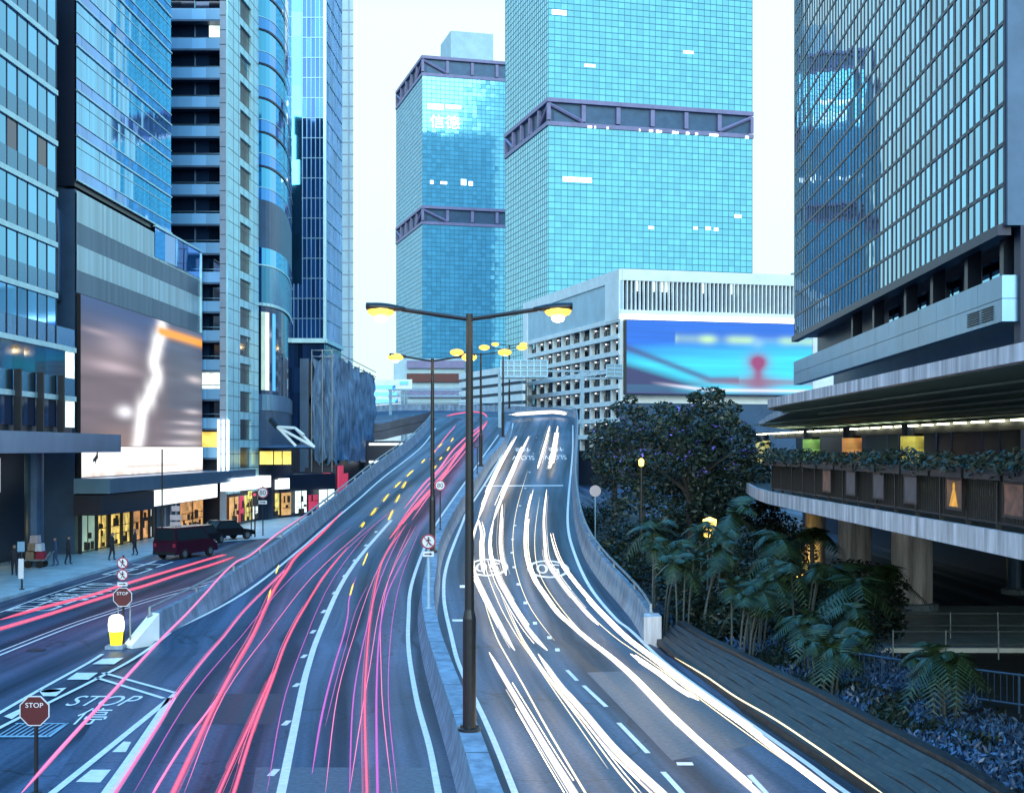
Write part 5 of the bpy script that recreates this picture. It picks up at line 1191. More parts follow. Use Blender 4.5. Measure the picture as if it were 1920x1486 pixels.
def bush(x, y, z, rx, rz, n):
    t = thing('leafy_bush', 'dark leafy bush in the thicket between the right parapet and the walkway', 'bush', (x, y, z), GB); q = MB()
    for k in range(4): a = 1.57*k; q.tube([(x, y, z-.1), (x+.4*rx*math.cos(a), y+.4*rx*math.sin(a), z+rz)], .04, 5)
    q.build('stem', 'bark', t); q = MB()
    for _ in range(n):
        a = R.uniform(0, 6.3); rr = rx*R.uniform(.2, .95); s = R.uniform(.45, .85); leaves(q, (x+rr*math.cos(a), y+rr*math.sin(a)*.8, z+R.uniform(.25, 1.7)*rz), (s, s, s*.7), 80, .115)
    q.build('foliage', 'leaf_dark', t)
for x, y, rx, rz, n in ((5.8, 72, 1.2, 1.4, 16), (7.6, 64, 1.7, 1.5, 22), (9.9, 66, 1.8, 1.7, 24), (11.6, 62, 1.5, 1.5, 18), (8.6, 61, 1.5, 1.2, 18), (5.6, 64, .9, 1.1, 10), (10.4, 80, 2.2, 2.0, 26), (7.4, 79, 1.9, 1.6, 22), (13.6, 70, 1.7, 1.8, 20), (15.6, 78, 1.9, 1.8, 20), (5.4, 95, 1.2, 2.0, 16), (13.2, 63, 1.2, 1.4, 12), (15.0, 60, 1.3, 1.2, 12), (10.4, 57.5, 1.3, 1.2, 14), (7.0, 56.5, 1.0, .9, 12), (17.0, 90, 2.2, 2.0, 18), (11.5, 97, 2.4, 2.2, 20), (7.6, 100, 2.0, 2.2, 20), (7.2, 52.5, 1.0, .9, 14), (8.8, 51, 1.2, 1.0, 16), (10.6, 49.5, 1.2, 1.0, 16), (12.2, 52, 1.3, 1.1, 16), (13.8, 55, 1.4, 1.2, 16), (15.6, 56, 1.2, 1.0, 14), (11.8, 46.5, 1.0, .8, 12), (13.4, 50, 1.2, .9, 14), (9.6, 54.5, 1.3, 1.2, 16), (8.0, 49, .8, .6, 10), (10.2, 44, .9, .6, 10)): bush(x, y, zr(y)*.0, rx, rz, n)
def palm(x, y, h, nf, fl, label, lean=(0, 0), stems=1, group=None):
    t = thing('fan_palm', label, 'palm', (x, y, 0), group)
    q = MB(); tops = []
    for s in range(stems):
        ox, oy = (R.uniform(-.5, .5), R.uniform(-.4, .4)) if stems > 1 else (0, 0); hh = h*R.uniform(.75, 1.05) if stems > 1 else h
        tp = Vector((x+ox*1.8+lean[0], y+oy*1.8+lean[1], hh)); tops.append(tp)
        q.tube(smooth([(x+ox, y+oy, -.05), (x+ox*1.2+lean[0]*.3, y+oy*1.2+lean[1]*.3, hh*.5), tuple(tp)], 4), .035 if stems > 1 else .09, 7)
    q.build('trunk', 'palmbark', t)
    q = MB()
    for tp in tops:
        for i in range(nf):
            a = 2*math.pi*i/nf+R.uniform(-.3, .3); e = R.uniform(-.45, 1.2); L_ = fl*R.uniform(.55, 1.25); drp = R.uniform(.45, 1.05)
            d = Vector((math.cos(a)*math.cos(e), math.sin(a)*math.cos(e), math.sin(e))); sp = []
            for k in range(8):
                u = k/7; sp.append(tp+d*L_*u+Vector((0, 0, -L_*drp*u*u)))
            for k in range(1, 8):
                ax = (sp[k]-sp[k-1]).normalized(); sd = ax.cross(Vector((0, 0, 1))).normalized(); ll = fl*.38*math.sin(math.pi*(.15+.8*k/8))
                for s in (-1, 1):
                    for off in (0, .5):
                        b0 = sp[k-1].lerp(sp[k], off); tip_ = b0+sd*s*ll+ax*ll*.55+Vector((0, 0, -ll*.35)); w_ = ax*.05*fl
                        q.quad(b0-w_*.3, b0+w_, tip_, tip_-w_*.2)
    q.build('crown', 'leaf_palm', t); return t
pls = [(5.6, 52, 3.4, 'tall slender palm clump just behind the end of the right parapet', 5, (.2, 0)), (6.6, 49.5, 3.6, 'thin stemmed palm clump leaning right above the brick bank', 5, (.3, 0)),
       (7.7, 53, 4.0, 'feathery palm in front of the big tree, mid height', 4, (0, 0)), (9.2, 56, 4.4, 'tallest feathery palm below the walkway end', 1, (.1, 0)),
       (8.4, 47, 3.2, 'palm clump over the blue ground cover, second from the parapet end', 5, (.2, 0)), (10.4, 52, 3.6, 'bushy palm under the walkway deck edge', 1, (0, 0)),
       (10.2, 46.5, 3.0, 'palm before the second thick column', 4, (.2, 0)), (12.2, 49.5, 2.6, 'short palm at the foot of the thick columns', 1, (0, 0)),
       (12.6, 56, 3.4, 'palm standing before the amber lit column', 1, (0, 0)), (9.6, 41.5, 2.4, 'low palm clump beside the metal street barrier', 5, (.2, 0)),
       (11.3, 44, 2.6, 'arching palm in front of the pale nearest column', 1, (.1, 0)), (8.9, 37.5, 1.9, 'small reedy palm above the middle of the brick bank', 6, (.2, 0)),
       (11.5, 34.5, 2.0, 'reedy palm clump low at the right edge', 6, (.1, 0)), (6.4, 60, 3.6, 'palm half hidden behind the round sign back', 1, (0, 0)), (14.6, 52.5, 2.3, 'round low palm right of the nearest thick column', 1, (0, 0)), (7.4, 43.5, 2.6, 'reedy palm clump beside the wide end of the brick bank', 6, (.2, 0))]
for x, y, h, lb, st, ln in pls: palm(x, y, h, 11 if st == 1 else 7, 1.7 if st == 1 else 1.05, lb, ln, st)
gc = MB()
for _ in range(8500):
    y = R.uniform(27, 56); x0 = x_at([Vector((9.9, 27, 0)), Vector((8.9, 32, 0)), Vector((8.2, 38, 0)), Vector((7.2, 44, 0)), Vector((6.0, 50, 0)), Vector((5.4, 57, 0))], y); x = R.uniform(x0+.25, 12.8)
    if vn(x*.6+9, y*.45) < .30: continue
    for _ in range(2):
        p = Vector((x+R.uniform(-.15, .15), y+R.uniform(-.15, .15), R.uniform(.03, .42))); a = Vector((R.gauss(0, .5), R.gauss(0, .5), R.gauss(.5, .6))).normalized()*.12*R.uniform(.5, 1.2); b = a.cross(Vector((R.gauss(0, 1), R.gauss(0, 1), R.gauss(0, 1)))).normalized()*.035
        gc.quad(p-a, p-b, p+a, p+b, 0 if vn(x*.9, y*.7) > .42 else 1)
o = gc.build('ground_cover', ['leaf_bluelit', 'leaf_dark']); struct(o, 'stuff'); tag(o, 'low ground cover tinted as if blue lit between the brick bank and the walkway', 'ground cover')
for x, y, z, lb in ((8.6, 58, 3.6, 'bright amber lantern glowing among the dark trees'), (6.4, 66, 6.6, 'single amber lamp high in the dark tree by the road')):
    t = thing('tree_lantern', lb, 'lantern', (x, y, 0)); q = MB(); q.tube([(x, y, 0), (x, y, z-.3)], .05, 6); q.build('post', 'black', t)
    q = MB(); q.lathe((x, y, z), [(.05, -.3), (.26 if z < 4 else .12, -.25), (.3 if z < 4 else .14, .5 if z < 4 else .0), (.05, .6 if z < 4 else .1)], 12); q.build('lamp_glass', 'lamp_soft', t)

# ================================================================== lamps, signs, gantries
def lamp_post(x, y, zb, hgt, span, label, group=None, base_h=.0):
    bs = 1 if y < 60 else (1.25 if y < 100 else 1.9)  # glow shells are enlarged on farther lamps to imitate glare
    t = thing('street_lamp', label, 'street lamp', (x, y, zb), group)
    q = MB(); q.lathe((x, y, zb), [(.26, 0), (.26, .06), (.15, .08), (.15, 2.5), (.105, 2.7), (.075, hgt)], 16); q.build('pole', 'pole', t)
    q = MB()
    for dx, dy in ((.3, 0), (-.3, 0), (0, .3), (0, -.3)): q.box(x+dx*.6-.03, x+dx*.6+.03, y+dy*.6-.03, y+dy*.6+.03, zb+.05, zb+.12)
    q.build('base_bolt', 'pole', t)
    for s in (-1, 1):
        q = MB(); q.tube(smooth([(x, y, zb+hgt-.12), (x+s*.5, y, zb+hgt-.05), (x+s*span*.66, y, zb+hgt+.10)], 5), .05, 8); q.build('arm', 'pole', t)
        hd = []; x0 = x+s*span*.62; n = 9
        q = MB(); rows = []
        for i in range(n):
            u = i/(n-1); px = x0+s*(span-span*.62)*u; wv = (.06+.13*math.sin(min(1, u*1.15)*math.pi*.62)); hv = .05+.07*math.sin(min(1, u*1.1)*math.pi*.7); zc = zb+hgt+.10+.05*u
            rows.append([(px, y+wv*math.cos(a), zc+hv*math.sin(a)*(1.0 if math.sin(a) > 0 else .6)) for a in [2*math.pi*k/12 for k in range(12)]])
        q.sweep(rows); hp = q.build('lamp_head', 'pole', t, smooth=True)
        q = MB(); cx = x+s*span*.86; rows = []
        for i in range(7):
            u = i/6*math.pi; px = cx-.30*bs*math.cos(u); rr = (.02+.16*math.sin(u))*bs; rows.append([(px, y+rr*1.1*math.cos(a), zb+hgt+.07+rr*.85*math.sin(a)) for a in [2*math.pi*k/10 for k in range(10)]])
        q.sweep(rows); bu = q.build('glow_shell', 'lamp', hp, smooth=True)  # emissive shell added around the bulb to imitate the lamp's glow
        q = MB(); q.lathe((cx, y, zb+hgt+.0), [(.02, -.19), (.12, -.16), (.15, -.09), (.10, -.02)], 12); q.build('bulb', 'lamp_core', bu, smooth=True)
        l = bpy.data.lights.new('lamp_light', 'POINT'); l.energy = 130; l.color = (1, .68, .3); l.shadow_soft_size = .3
        o = bpy.data.objects.new('lamp_light', l); C.objects.link(o); o.location = (cx, y, zb+hgt-.25)
    return t
def on_median(Y): return x_at(mdr, Y), zr(Y)+.9
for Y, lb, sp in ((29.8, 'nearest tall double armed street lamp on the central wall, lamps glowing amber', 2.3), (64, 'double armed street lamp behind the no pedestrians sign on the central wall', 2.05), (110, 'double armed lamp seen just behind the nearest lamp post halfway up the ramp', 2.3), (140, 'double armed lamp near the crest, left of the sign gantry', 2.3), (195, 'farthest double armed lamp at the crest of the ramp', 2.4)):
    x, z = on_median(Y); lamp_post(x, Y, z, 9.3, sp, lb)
x, z = on_median(95)
def post_sign(name, label, cat, loc, post_r, post_h, parts, post_m='steel'):
    t = thing(name, label, cat, loc); q = MB(); q.tube([loc, (loc[0], loc[1], loc[2]+post_h)], post_r, 10); q.build('post', post_m, t)
    q = MB(); q.lathe(loc, [(post_r*2.6, 0), (post_r*2.6, .04)], 10); q.build('base_plate', post_m, t)
    for p in parts: p(t, loc)
    return t
def round_sign(dz, r, text=None, slash=False, figure=False, face='signwhite_p', border='signborder'):
    def f(t, L_):
        c = (L_[0], L_[1]-.09, L_[2]+dz); q = MB(); q.disc(c, r, .03, 28, 0); q.disc((c[0], c[1]-.018, c[2]), r*.80, .012, 28, 1); sg = q.build('sign_plate', [border, face], t)
        y = c[1]-.028
        if text: q = MB(); put_text(q, text, (c[0], y, c[2]), (1, 0, 0), (0, 0, 1), w=r*1.1, h=r*.85); q.build('lettering', 'black', sg)
        if figure:
            q = MB(); X, Z = c[0], c[2]
            q.disc((X+.02*r, y, Z+r*.5), r*.13, .004, 12); q.box(X-r*.09, X+r*.13, y-.002, y+.002, Z-r*.12, Z+r*.36)
            for a, b in (((0, -.1), (-.25, -.58)), ((.05, -.1), (.3, -.55)), ((-.02, .3), (-.32, .0)), ((.08, .3), (.34, .08))): q.tube([(X+a[0]*r, y, Z+a[1]*r), (X+b[0]*r, y, Z+b[1]*r)], r*.06, 6)
            q.build('figure_symbol', 'black', sg)
        if slash: q = MB(); k = r*.6; q.tube([(c[0]-k, y-.006, c[2]+k), (c[0]+k, y-.006, c[2]-k)], r*.07, 6); q.build('slash_bar', border, sg)
    return f
def plate(dz, w_, h_, m, arrow=False, txt=None):
    def f(t, L_):
        q = MB(); q.box(L_[0]-w_/2, L_[0]+w_/2, L_[1]-.12, L_[1]-.08, L_[2]+dz-h_/2, L_[2]+dz+h_/2); sg = q.build('plate', m, t)
        y = L_[1]-.124; z = L_[2]+dz
        if arrow: q = MB(); q.box(L_[0]-w_*.34, L_[0]+w_*.15, y-.002, y, z-h_*.1, z+h_*.1); q.poly([(L_[0]+w_*.12, y-.002, z-h_*.3), (L_[0]+w_*.38, y-.002, z), (L_[0]+w_*.12, y-.002, z+h_*.3)]); q.build('arrow_symbol', 'black', sg)
        if txt: q = MB(); put_text(q, txt, (L_[0], y-.002, z), (1, 0, 0), (0, 0, 1), w=w_*.8, h=h_*.6); q.build('lettering', 'black', sg)
    return f
def octagon(dz, r):
    def f(t, L_):
        c = (L_[0], L_[1]-.09, L_[2]+dz); pts = [(r*math.cos(math.pi/8+k*math.pi/4), r*math.sin(math.pi/8+k*math.pi/4)) for k in range(8)]
        q = MB()
        for s, y0, y1, mi in ((1, .015, -.015, 0), (.93, -.015, -.021, 1)):
            a = [(c[0]+p*s, c[1]+y0, c[2]+r_*s) for p, r_ in pts]; b = [(c[0]+p*s, c[1]+y1, c[2]+r_*s) for p, r_ in pts]
            q.sweep([a, b], mi)
        sg = q.build('stop_plate', ['signwhite_p', 'signred'], t)
        q = MB(); put_text(q, "STOP", (c[0], c[1]-.025, c[2]+r*.36), (1, 0, 0), (0, 0, 1), w=r*1.1, h=r*.3); put_text(q, "停", (c[0], c[1]-.025, c[2]-r*.28), (1, 0, 0), (0, 0, 1), h=r*.6) if False else None
        q.build('lettering', 'letter', sg)
    return f
g1 = G(70, 1481); post_sign('stop_sign', 'dark red octagonal STOP sign on a bare pole, bottom left corner', 'stop sign', (G(70, 1486).x*1.0, 27.8, 0), .045, 2.05, [octagon(1.75, .335)], 'pole')
bY = 48.0; bx_ = PX(226, bY)[0]
post_sign('sign_cluster', 'pole with a STOP octagon under two round prohibition signs by the lit bollard', 'sign post', (bx_, bY+.35, .12), .04, 3.2, [octagon(1.82-.12, .37), round_sign(3.05-.12, .21, figure=True, slash=True), round_sign(2.62-.12, .21, figure=True, slash=True), plate(2.29-.12, .36, .14, 'signwhite_p', True)], 'pole')
B_ = thing('lit_bollard', 'glowing traffic bollard with a white top and yellow body at the STOP island', 'bollard', (PX(218, bY)[0], bY, 0))
x = PX(218, bY)[0]
q = MB(); q.box(x-.32, x+.32, bY-.3, bY+.5, 0, .13); q.build('base', 'concrete', B_)
q = MB(); q.lathe((x, bY, .13), [(.2, 0), (.23, .3), (.25, .5)], 16); q.build('yellow_shell', 'beacon_yellow', B_, smooth=False)
q = MB(); q.lathe((x, bY, .63), [(.27, 0), (.29, .25), (.25, .5), (.15, .58)], 16); q.build('white_shell', 'beacon_white', B_)
q = MB()
for dx in (-.02, .42): q.tube([(x+dx, bY+.3, .1), (x+dx, bY+.3, 1.5)], .03, 8)
q.tube([(x-.02, bY+.3, 1.5), (x+.42, bY+.3, 1.5)], .03, 8); q.build('guard_frame', 'steel', B_)
xm, zm = on_median(72); post_sign('speed_sign', 'round 80 speed sign on a thin pole on the central wall', 'speed sign', (xm+.02, 72, zm), .035, 2.55, [round_sign(2.4, .29, "80")], 'pole')
xm, zm = on_median(50.5); post_sign('no_pedestrians_sign', 'red ringed no pedestrians sign with arrow plate on the central wall', 'sign', (xm-.02, 50.5, zm), .06, 2.75, [round_sign(2.53, .28, figure=True, slash=True), plate(2.06, .42, .2, 'signwhite_p', True)], 'bluesteel')
xm, zm = on_median(104); post_sign('blue_plate_sign', 'small blue plate on a post on the central wall part way up the ramp', 'sign', (xm+.1, 104, zm), .04, 2.1, [lambda t, L_: (lambda q: (q.box(L_[0]-.75, L_[0]-.15, L_[1]-.05, L_[1], L_[2]+1.5, L_[2]+2.1), q.build('plate', 'signblue', t)))(MB()), plate(2.05, .5, .1, 'black')], 'pole')
Yq = 84; sx = PX(1116, Yq)[0]; post_sign('round_sign', 'blank pinkish back of a round sign on a pole right of the right parapet', 'sign', (sx, Yq, .8), .04, ZY(918, Yq)-.8+.3, [lambda t, L_: (lambda q: (q.disc((L_[0], L_[1]-.07, ZY(920, 84)), .36, .03, 28), q.build('sign_plate', 'signgrey', t)))(MB())], 'bluesteel')
Yq = 110; sx = PX(493, Yq)[0]; post_sign('speed_sign', 'round 80 speed sign over two small plates on the left forecourt', 'speed sign', (sx, Yq, 0), .05, 4.1, [round_sign(3.55, .46, "80"), plate(2.75, .7, .3, 'signwhite_p', True)], 'pole')
Yq = 66.7; sx = PX(41, Yq)[0]; post_sign('bus_stop_post', 'bus stop post with a white timetable panel at the far left kerb', 'bus stop', (sx, Yq, .14), .05, 2.4, [plate(2.15, .36, .5, 'panelblue'), plate(1.05, .26, 1.0, 'signwhite_p')], 'black')
Yq = 88; sx = PX(304, Yq)[0]; post_sign('tall_pole', 'tall thin bare pole at the kerb in front of the white light box', 'pole', (sx, Yq, .14), .05, 7.0, [], 'pole')
Yq = 90; sx = PX(330, Yq)[0]; post_sign('notice_post', 'short post with three stacked grey notice plates before the dark shopfront', 'sign post', (sx, Yq, .14), .05, 3.3, [plate(3.0, .55, .35, 'signgrey'), plate(2.4, .75, .35, 'signgrey'), plate(1.9, .75, .4, 'signgrey')], 'steel')
# traffic light and parking sign on the left forecourt
Yq = 108; sx = PX(478, Yq)[0]; t = thing('traffic_light', 'traffic signal showing red beside the 80 sign on the left street', 'traffic light', (sx, Yq, 0))
q = MB(); q.tube([(sx, Yq, 0), (sx, Yq, 2.6)], .06, 8); q.build('post', 'black', t)
q = MB(); q.box(sx-.2, sx+.2, Yq-.15, Yq+.15, 2.5, 3.7); hs = q.build('signal_housing', 'black', t)
for z, m in ((3.45, 'lit_red'), (3.1, 'black'), (2.75, 'black')): q = MB(); q.disc((sx, Yq-.17, z), .13, .05, 14); q.build('lens', m, hs)
q = MB(); a = ppt(465, 932, 109); q.box(a.x-.0, a.x+.5, 109, 109.1, a.z-.1, a.z+.5, 0); put_text(q, "P", (a.x+.25, 108.98, a.z+.2), (1, 0, 0), (0, 0, 1), 1, h=.36); q.tube([(a.x+.25, 109.1, 0), (a.x+.25, 109.1, a.z)], .05, 8, 1)
tag(q.build('parking_sign', ['lit_shop', 'black']), 'small lit yellow P parking sign by the traffic signal', 'sign')
# sign gantries near the crest
def gantry(label, Y, x0, x1, ybeam, panels, posts, back):
    a, b = PX(x0, Y)[0], PX(x1, Y)[0]; zb = ZY(ybeam, Y); t = thing('sign_gantry', label, 'gantry', (a, Y, zr(Y)))
    q = MB()
    for z in (0, .9): q.box(a, b, Y-.15, Y+.15, zb+z-.12, zb+z+.12)
    n = int((b-a)/1.2)
    for i in range(n): x = a+(b-a)*i/n; q.tube([(x, Y, zb), (x+(b-a)/n, Y, zb+.9)], .05, 6)
    q.build('beam', 'bluesteel', t)
    for px in posts: x = PX(px, Y)[0]; q = MB(); q.box(x-.2, x+.2, Y-.2, Y+.2, zr(Y)-.1, zb+.9); q.build('post', 'bluesteel', t)
    for (u0, u1, v0, v1) in panels:
        xa, xb, za, zc = PX(u0, Y)[0], PX(u1, Y)[0], ZY(v1, Y), ZY(v0, Y)
        q = MB(); q.box(xa, xb, Y-.42, Y-.36, za, zc); pn = q.build('sign_panel', 'signwhite_p' if not back else 'palepanel', t)
        q = MB(); nx = max(2, int((xb-xa)/.8))
        for i in range(nx+1): x = xa+(xb-xa)*i/nx; q.box(x-.06, x+.06, Y-.52, Y-.43, za, zc)
        for k in range(4): z = za+(zc-za)*k/3; q.box(xa, xb, Y-.56, Y-.525, z-.06, z+.06)
        q.build('stiffener', 'panelblue', pn)
gantry('gantry over the right carriageway showing the ribbed backs of two sign panels', 165, 936, 1168, 709, [(939, 1026, 676, 706), (1137, 1166, 684, 706)], (937, 1092), True)
gantry('pale gantry over the left carriageway beyond the crest', 196, 728, 866, 742, [], (732,), False)

# ================================================================== vehicles and people on the left street
def vehicle(name, label, cat, loc, yaw, L_, W_, Hh, paint, van=False):
    t = thing(name, label, cat, loc); t.rotation_euler = (0, 0, 0); ca, sa = math.cos(yaw), math.sin(yaw)
    def P(x, y, z): return (loc[0]+x*ca-y*sa, loc[1]+x*sa+y*ca, loc[2]+z)   # x forward
    def prof(pts, hw, taper=None):
        q = MB(); n = len(pts)
        a = [P(x, hw*(taper(z) if taper else 1), z) for x, z in pts]; b = [P(x, -hw*(taper(z) if taper else 1), z) for x, z in pts]
        q.sweep([a, b]); return q
    l = L_/2; belt = Hh*.56
    if van: body = [(-l, .3), (-l-.02, belt), (l*.62, belt), (l*.96, belt*.72), (l, .35)]; cab = [(-l+.02, belt), (-l+.1, Hh), (l*.36, Hh), (l*.64, belt)]
    else: body = [(-l, .35), (-l-.02, belt*.82), (-l*.8, belt), (l*.45, belt), (l*.95, belt*.8), (l, .35)]; cab = [(-l*.78, belt), (-l*.5, Hh), (l*.12, Hh), (l*.46, belt)]
    tp = lambda z: 1-.16*max(0, (z-belt)/(Hh-belt))
    bo = prof(body, W_/2).build('body', paint, t)
    prof(cab, W_/2-.03, tp).build('cabin', paint, t)
    # windows proud of the cabin
    zc0, zc1 = belt+.06, Hh-.12
    for s in (-1, 1):
        q = MB(); xs0, xs1 = cab[0][0], cab[3][0]; x2, x3 = cab[1][0], cab[2][0]
        k0 = (zc0-belt)/(Hh-belt); k1 = (zc1-belt)/(Hh-belt); lf = lambda k: xs0+(x2-xs0)*k+.12; rt = lambda k: xs1+(x3-xs1)*k-.14
        pts = [P(lf(k0), s*(W_/2-.03)*tp(zc0)+s*.012, zc0), P(rt(k0), s*(W_/2-.03)*tp(zc0)+s*.012, zc0), P(rt(k1), s*(W_/2-.03)*tp(zc1)+s*.012, zc1), P(lf(k1), s*(W_/2-.03)*tp(zc1)+s*.012, zc1)]
        q.poly(pts); q.build('side_window', 'carglass', t)
    for nm, (xa, xb), sg in (('rear_window', (cab[0][0], cab[1][0]), -1), ('windscreen', (cab[3][0], cab[2][0]), 1)):
        q = MB(); k0 = .1; k1 = .9; hw0 = (W_/2-.12)*tp(belt+(Hh-belt)*k0); hw1 = (W_/2-.12)*tp(belt+(Hh-belt)*k1); x0 = xa+(xb-xa)*k0+sg*.015; x1 = xa+(xb-xa)*k1+sg*.015
        z0 = belt+(Hh-belt)*k0; z1 = belt+(Hh-belt)*k1; q.poly([P(x0, -hw0, z0), P(x0, hw0, z0), P(x1, hw1, z1), P(x1, -hw1, z1)]); q.build(nm, 'carglass', t)
    for fx in (-.62, .62):
        for s in (-1, 1):
            c = Vector(P(l*fx, s*(W_/2-.1), .33)); ax = Vector((-sa, ca, 0))
            q = MB(); q.tube([c-ax*.12, c+ax*.12], .33, 18); wh = q.build('wheel', 'tyre' if False else 'tyre', t)
            q = MB(); q.tube([c+ax*s*.10, c+ax*s*.135], .2, 14); q.build('rim', 'steel', wh)
    for s in (-1, 1):
        q = MB(); c = P(-l-.03, s*(W_/2-.18), belt*.85); q.hexa([P(-l-.05, s*(W_/2-.18)-.1, belt*.7), P(-l+.05, s*(W_/2-.18)-.1, belt*.7), P(-l+.05, s*(W_/2-.18)+.1, belt*.7), P(-l-.05, s*(W_/2-.18)+.1, belt*.7), P(-l-.05, s*(W_/2-.18)-.1, belt*.9), P(-l+.05, s*(W_/2-.18)-.1, belt*.9), P(-l+.05, s*(W_/2-.18)+.1, belt*.9), P(-l-.05, s*(W_/2-.18)+.1, belt*.9)]); q.build('tail_light', 'signborder', t)
        q = MB(); q.hexa([P(l-.12, s*(W_/2-.22)-.12, belt*.62), P(l+.03, s*(W_/2-.22)-.12, belt*.62), P(l+.03, s*(W_/2-.22)+.12, belt*.62), P(l-.12, s*(W_/2-.22)+.12, belt*.62), P(l-.12, s*(W_/2-.22)-.12, belt*.78), P(l+.0, s*(W_/2-.22)-.12, belt*.78), P(l+.0, s*(W_/2-.22)+.12, belt*.78), P(l-.12, s*(W_/2-.22)+.12, belt*.78)]); q.build('headlight', 'signwhite_p', t)
    q = MB(); q.hexa([P(-l-.1, -W_/2+.05, .3), P(-l+.1, -W_/2+.05, .3), P(-l+.1, W_/2-.05, .3), P(-l-.1, W_/2-.05, .3), P(-l-.1, -W_/2+.05, .5), P(-l+.1, -W_/2+.05, .5), P(-l+.1, W_/2-.05, .5), P(-l-.1, W_/2-.05, .5)]); q.build('bumper', 'black', t)
    return t
xv, yv = PX(349, 88.5); vehicle('parked_van', 'maroon van with a dark rear window parked at the kerb by the lit shops', 'van', (xv, yv, 0), math.radians(68), 4.6, 1.85, 2.05, 'carred', True)
xv, yv = PX(424, 105); vehicle('parked_car', 'glossy black car parked side on beyond the maroon van', 'car', (xv, yv, .02), math.radians(52), 4.5, 1.8, 1.55, 'carblack')
xv, yv = PX(392, 98); vehicle('parked_car', 'dark car half hidden between the maroon van and the glossy black car', 'car', (xv-.5, yv, .15), math.radians(75), 4.2, 1.75, 1.45, 'carblack')
# hand cart piled with goods
xv, yv = PX(68, 79); t = thing('hand_cart', 'hand cart heaped with boxes and red bags under the left canopy', 'cart', (xv, yv, .14))
q = MB(); q.box(xv-.6, xv+.6, yv-.4, yv+.4, .55, .65); q.tube([(xv+.6, yv-.3, .6), (xv+.95, yv-.3, 1.1)], .03, 6); q.tube([(xv+.6, yv+.3, .6), (xv+.95, yv+.3, 1.1)], .03, 6); q.build('bed', 'steel', t)
for dx in (-.35, .35):
    for dy in (-.38, .38): q = MB(); q.tube([(xv+dx, yv+dy-.04, .36), (xv+dx, yv+dy+.04, .36)], .22, 14); q.build('wheel', 'tyre', t)
for i, (dx, z, w_, m, lb) in enumerate(((-.3, .65, .5, 'carton', 'brown box at the bottom left of the hand cart load'), (.3, .65, .5, 'signborder', 'red bag on the right of the hand cart'), (-.2, 1.15, .45, 'carton', 'brown box second up on the hand cart'), (.22, 1.12, .4, 'signwhite_p', 'pale box on top of the hand cart load'), (-.05, 1.6, .5, 'signgrey', 'grey box topmost on the hand cart'))):
    q = MB(); q.hexa([(xv+dx-w_/2, yv-.3, z), (xv+dx+w_/2, yv-.32, z), (xv+dx+w_/2, yv+.3, z), (xv+dx-w_/2, yv+.3, z), (xv+dx-w_/2+.03, yv-.28, z+.45), (xv+dx+w_/2-.02, yv-.3, z+.44), (xv+dx+w_/2-.03, yv+.28, z+.45), (xv+dx-w_/2+.02, yv+.28, z+.46)]); q.box(xv+dx-.03, xv+dx+.03, yv-.325, yv-.30, z+.02, z+.42); tag(q.build('goods_box', m), lb, 'box')
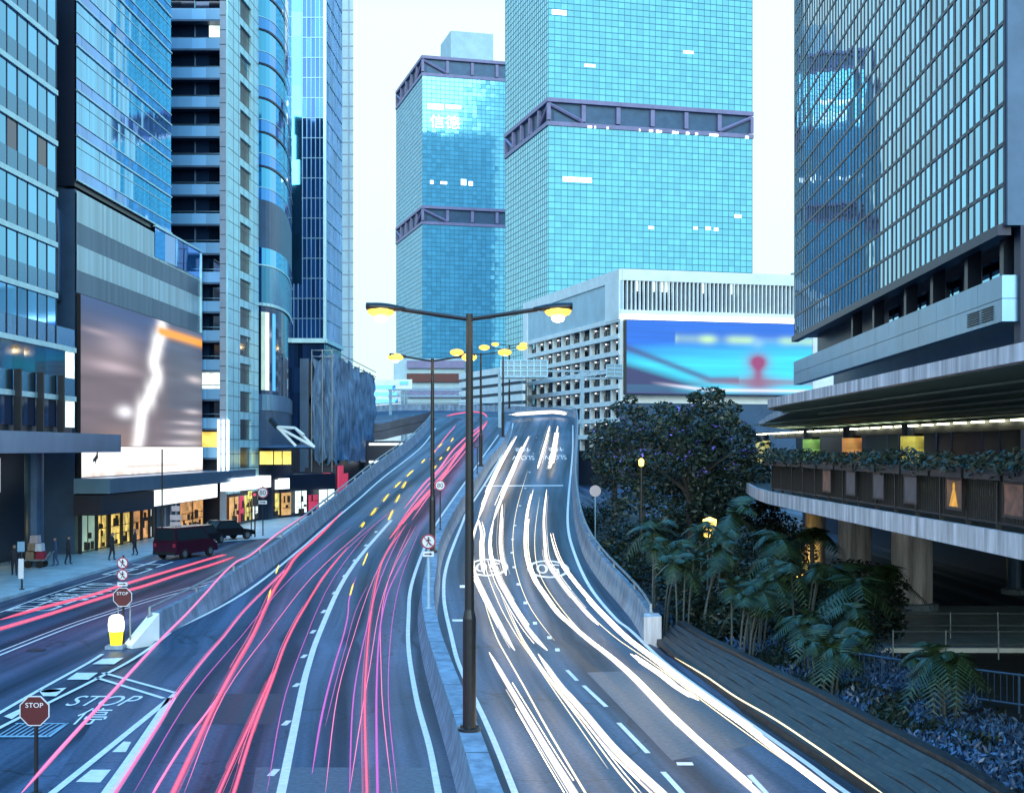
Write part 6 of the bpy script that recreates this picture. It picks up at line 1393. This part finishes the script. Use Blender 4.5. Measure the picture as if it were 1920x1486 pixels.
def person(x, y, z, yaw, label, m='cloth', stride=.15, h=1.7):
    k = h/1.7; ca, sa = math.cos(yaw), math.sin(yaw)
    P = lambda a, b, c: Vector((a*ca-b*sa, a*sa+b*ca, c))*k
    V = []; E = []; Rr = []
    def add(p, r, par=None):
        V.append(p); Rr.append(r*k); i = len(V)-1
        if par is not None: E.append((par, i))
        return i
    pel = add(P(0, 0, .92), .15); sp = add(P(0, 0, 1.15), .14, pel); ch = add(P(0, 0, 1.36), .16, sp); nk = add(P(0, 0, 1.48), .06, ch); hd = add(P(0, -.02, 1.6), .095, nk); hp = add(P(0, -.01, 1.68), .08, hd)
    for s in (-1, 1):
        hipj = add(P(s*.1, 0, .84), .10, pel); kn = add(P(s*.1, -s*stride*.5-.02, .47), .068, hipj); an = add(P(s*.1, s*stride*-.9+.05, .08), .045, kn); add(P(s*.11, -s*stride*.9-.1, .04), .035, an)
        sh = add(P(s*.2, 0, 1.38), .06, ch); el_ = add(P(s*.25, .03, 1.1), .045, sh); wr = add(P(s*.26, -s*stride*.4*-1-.06, .86), .032, el_)
        pm = add(P(s*.26, s*stride*.4-.08, .79), .032, wr)
        for f_ in range(4): add(P(s*.26, s*stride*.4-.12+.025*f_, .70+.008*abs(f_-1)), .009, pm)
        add(P(s*.235, s*stride*.4-.12, .76), .010, pm)
    me = bpy.data.meshes.new('person'); me.from_pydata([tuple(v) for v in V], E, []); me.materials.append(M[m])
    o = bpy.data.objects.new('person', me); C.objects.link(o); o.location = (x, y, z)
    md = o.modifiers.new('skin', 'SKIN'); md.use_smooth_shade = True
    for i, v in enumerate(me.skin_vertices[0].data): v.radius = (Rr[i], Rr[i])
    me.skin_vertices[0].data[0].use_root = True
    ss = o.modifiers.new('subdivision', 'SUBSURF'); ss.levels = 1; ss.render_levels = 1
    tag(o, label, 'person')
    q = MB(); hp_ = P(0, -.035, 1.60)   # face and hair
    rows = []
    for i in range(7):
        u = i/6; zz = hp_.z-.10+.2*u; rr = .105*math.sin(math.pi*(.12+.76*u))
        rows.append([(x+hp_.x+rr*math.cos(a)*.9, y+hp_.y+rr*math.sin(a), z+zz) for a in [2*math.pi*j/10 for j in range(10)]])
    hq = MB(); hq.sweep([[(p[0], p[1]+.03*k, p[2]+.045) for p in r_] for r_ in rows[2:]]); 
    ob = hq.build('hair', 'black', None); ob.parent = o; ob.matrix_parent_inverse = Matrix.Translation((-x, -y, -z))
    fq = MB(); fq.sweep([[(p[0], p[1]-.012, p[2]) for p in r_] for r_ in rows]); ob = fq.build('face', 'skin', None); ob.parent = o; ob.matrix_parent_inverse = Matrix.Translation((-x, -y, -z))
    return o
for px, Y, lb, m, yw in ((27, 74, 'person in dark clothes standing beside the bus stop at far left', 'cloth', .4), (104, 80, 'person in a blue top waiting right of the loaded hand cart', 'cloth2', -1.2), (128, 81, 'person in dark clothes at the column right of the hand cart', 'cloth', 1.6), (210, 84, 'person in dark clothes walking before the yellow lit shop window', 'cloth', 1.4), (253, 88, 'person in dark clothes at the right end of the yellow shop window', 'cloth', -1.3)):
    x, y = PX(px, Y); person(x, y, .14, yw, lb, m)
for me in bpy.data.meshes:
    if not me.uv_layers and any(m and m.name in ('asphalt', 'dark_paving') for m in me.materials):
        l = me.uv_layers.new(name='UVMap')
        for lp in me.loops: co = me.vertices[lp.vertex_index].co; l.data[lp.index].uv = (co.x, co.y)
bpy.context.view_layer.update()
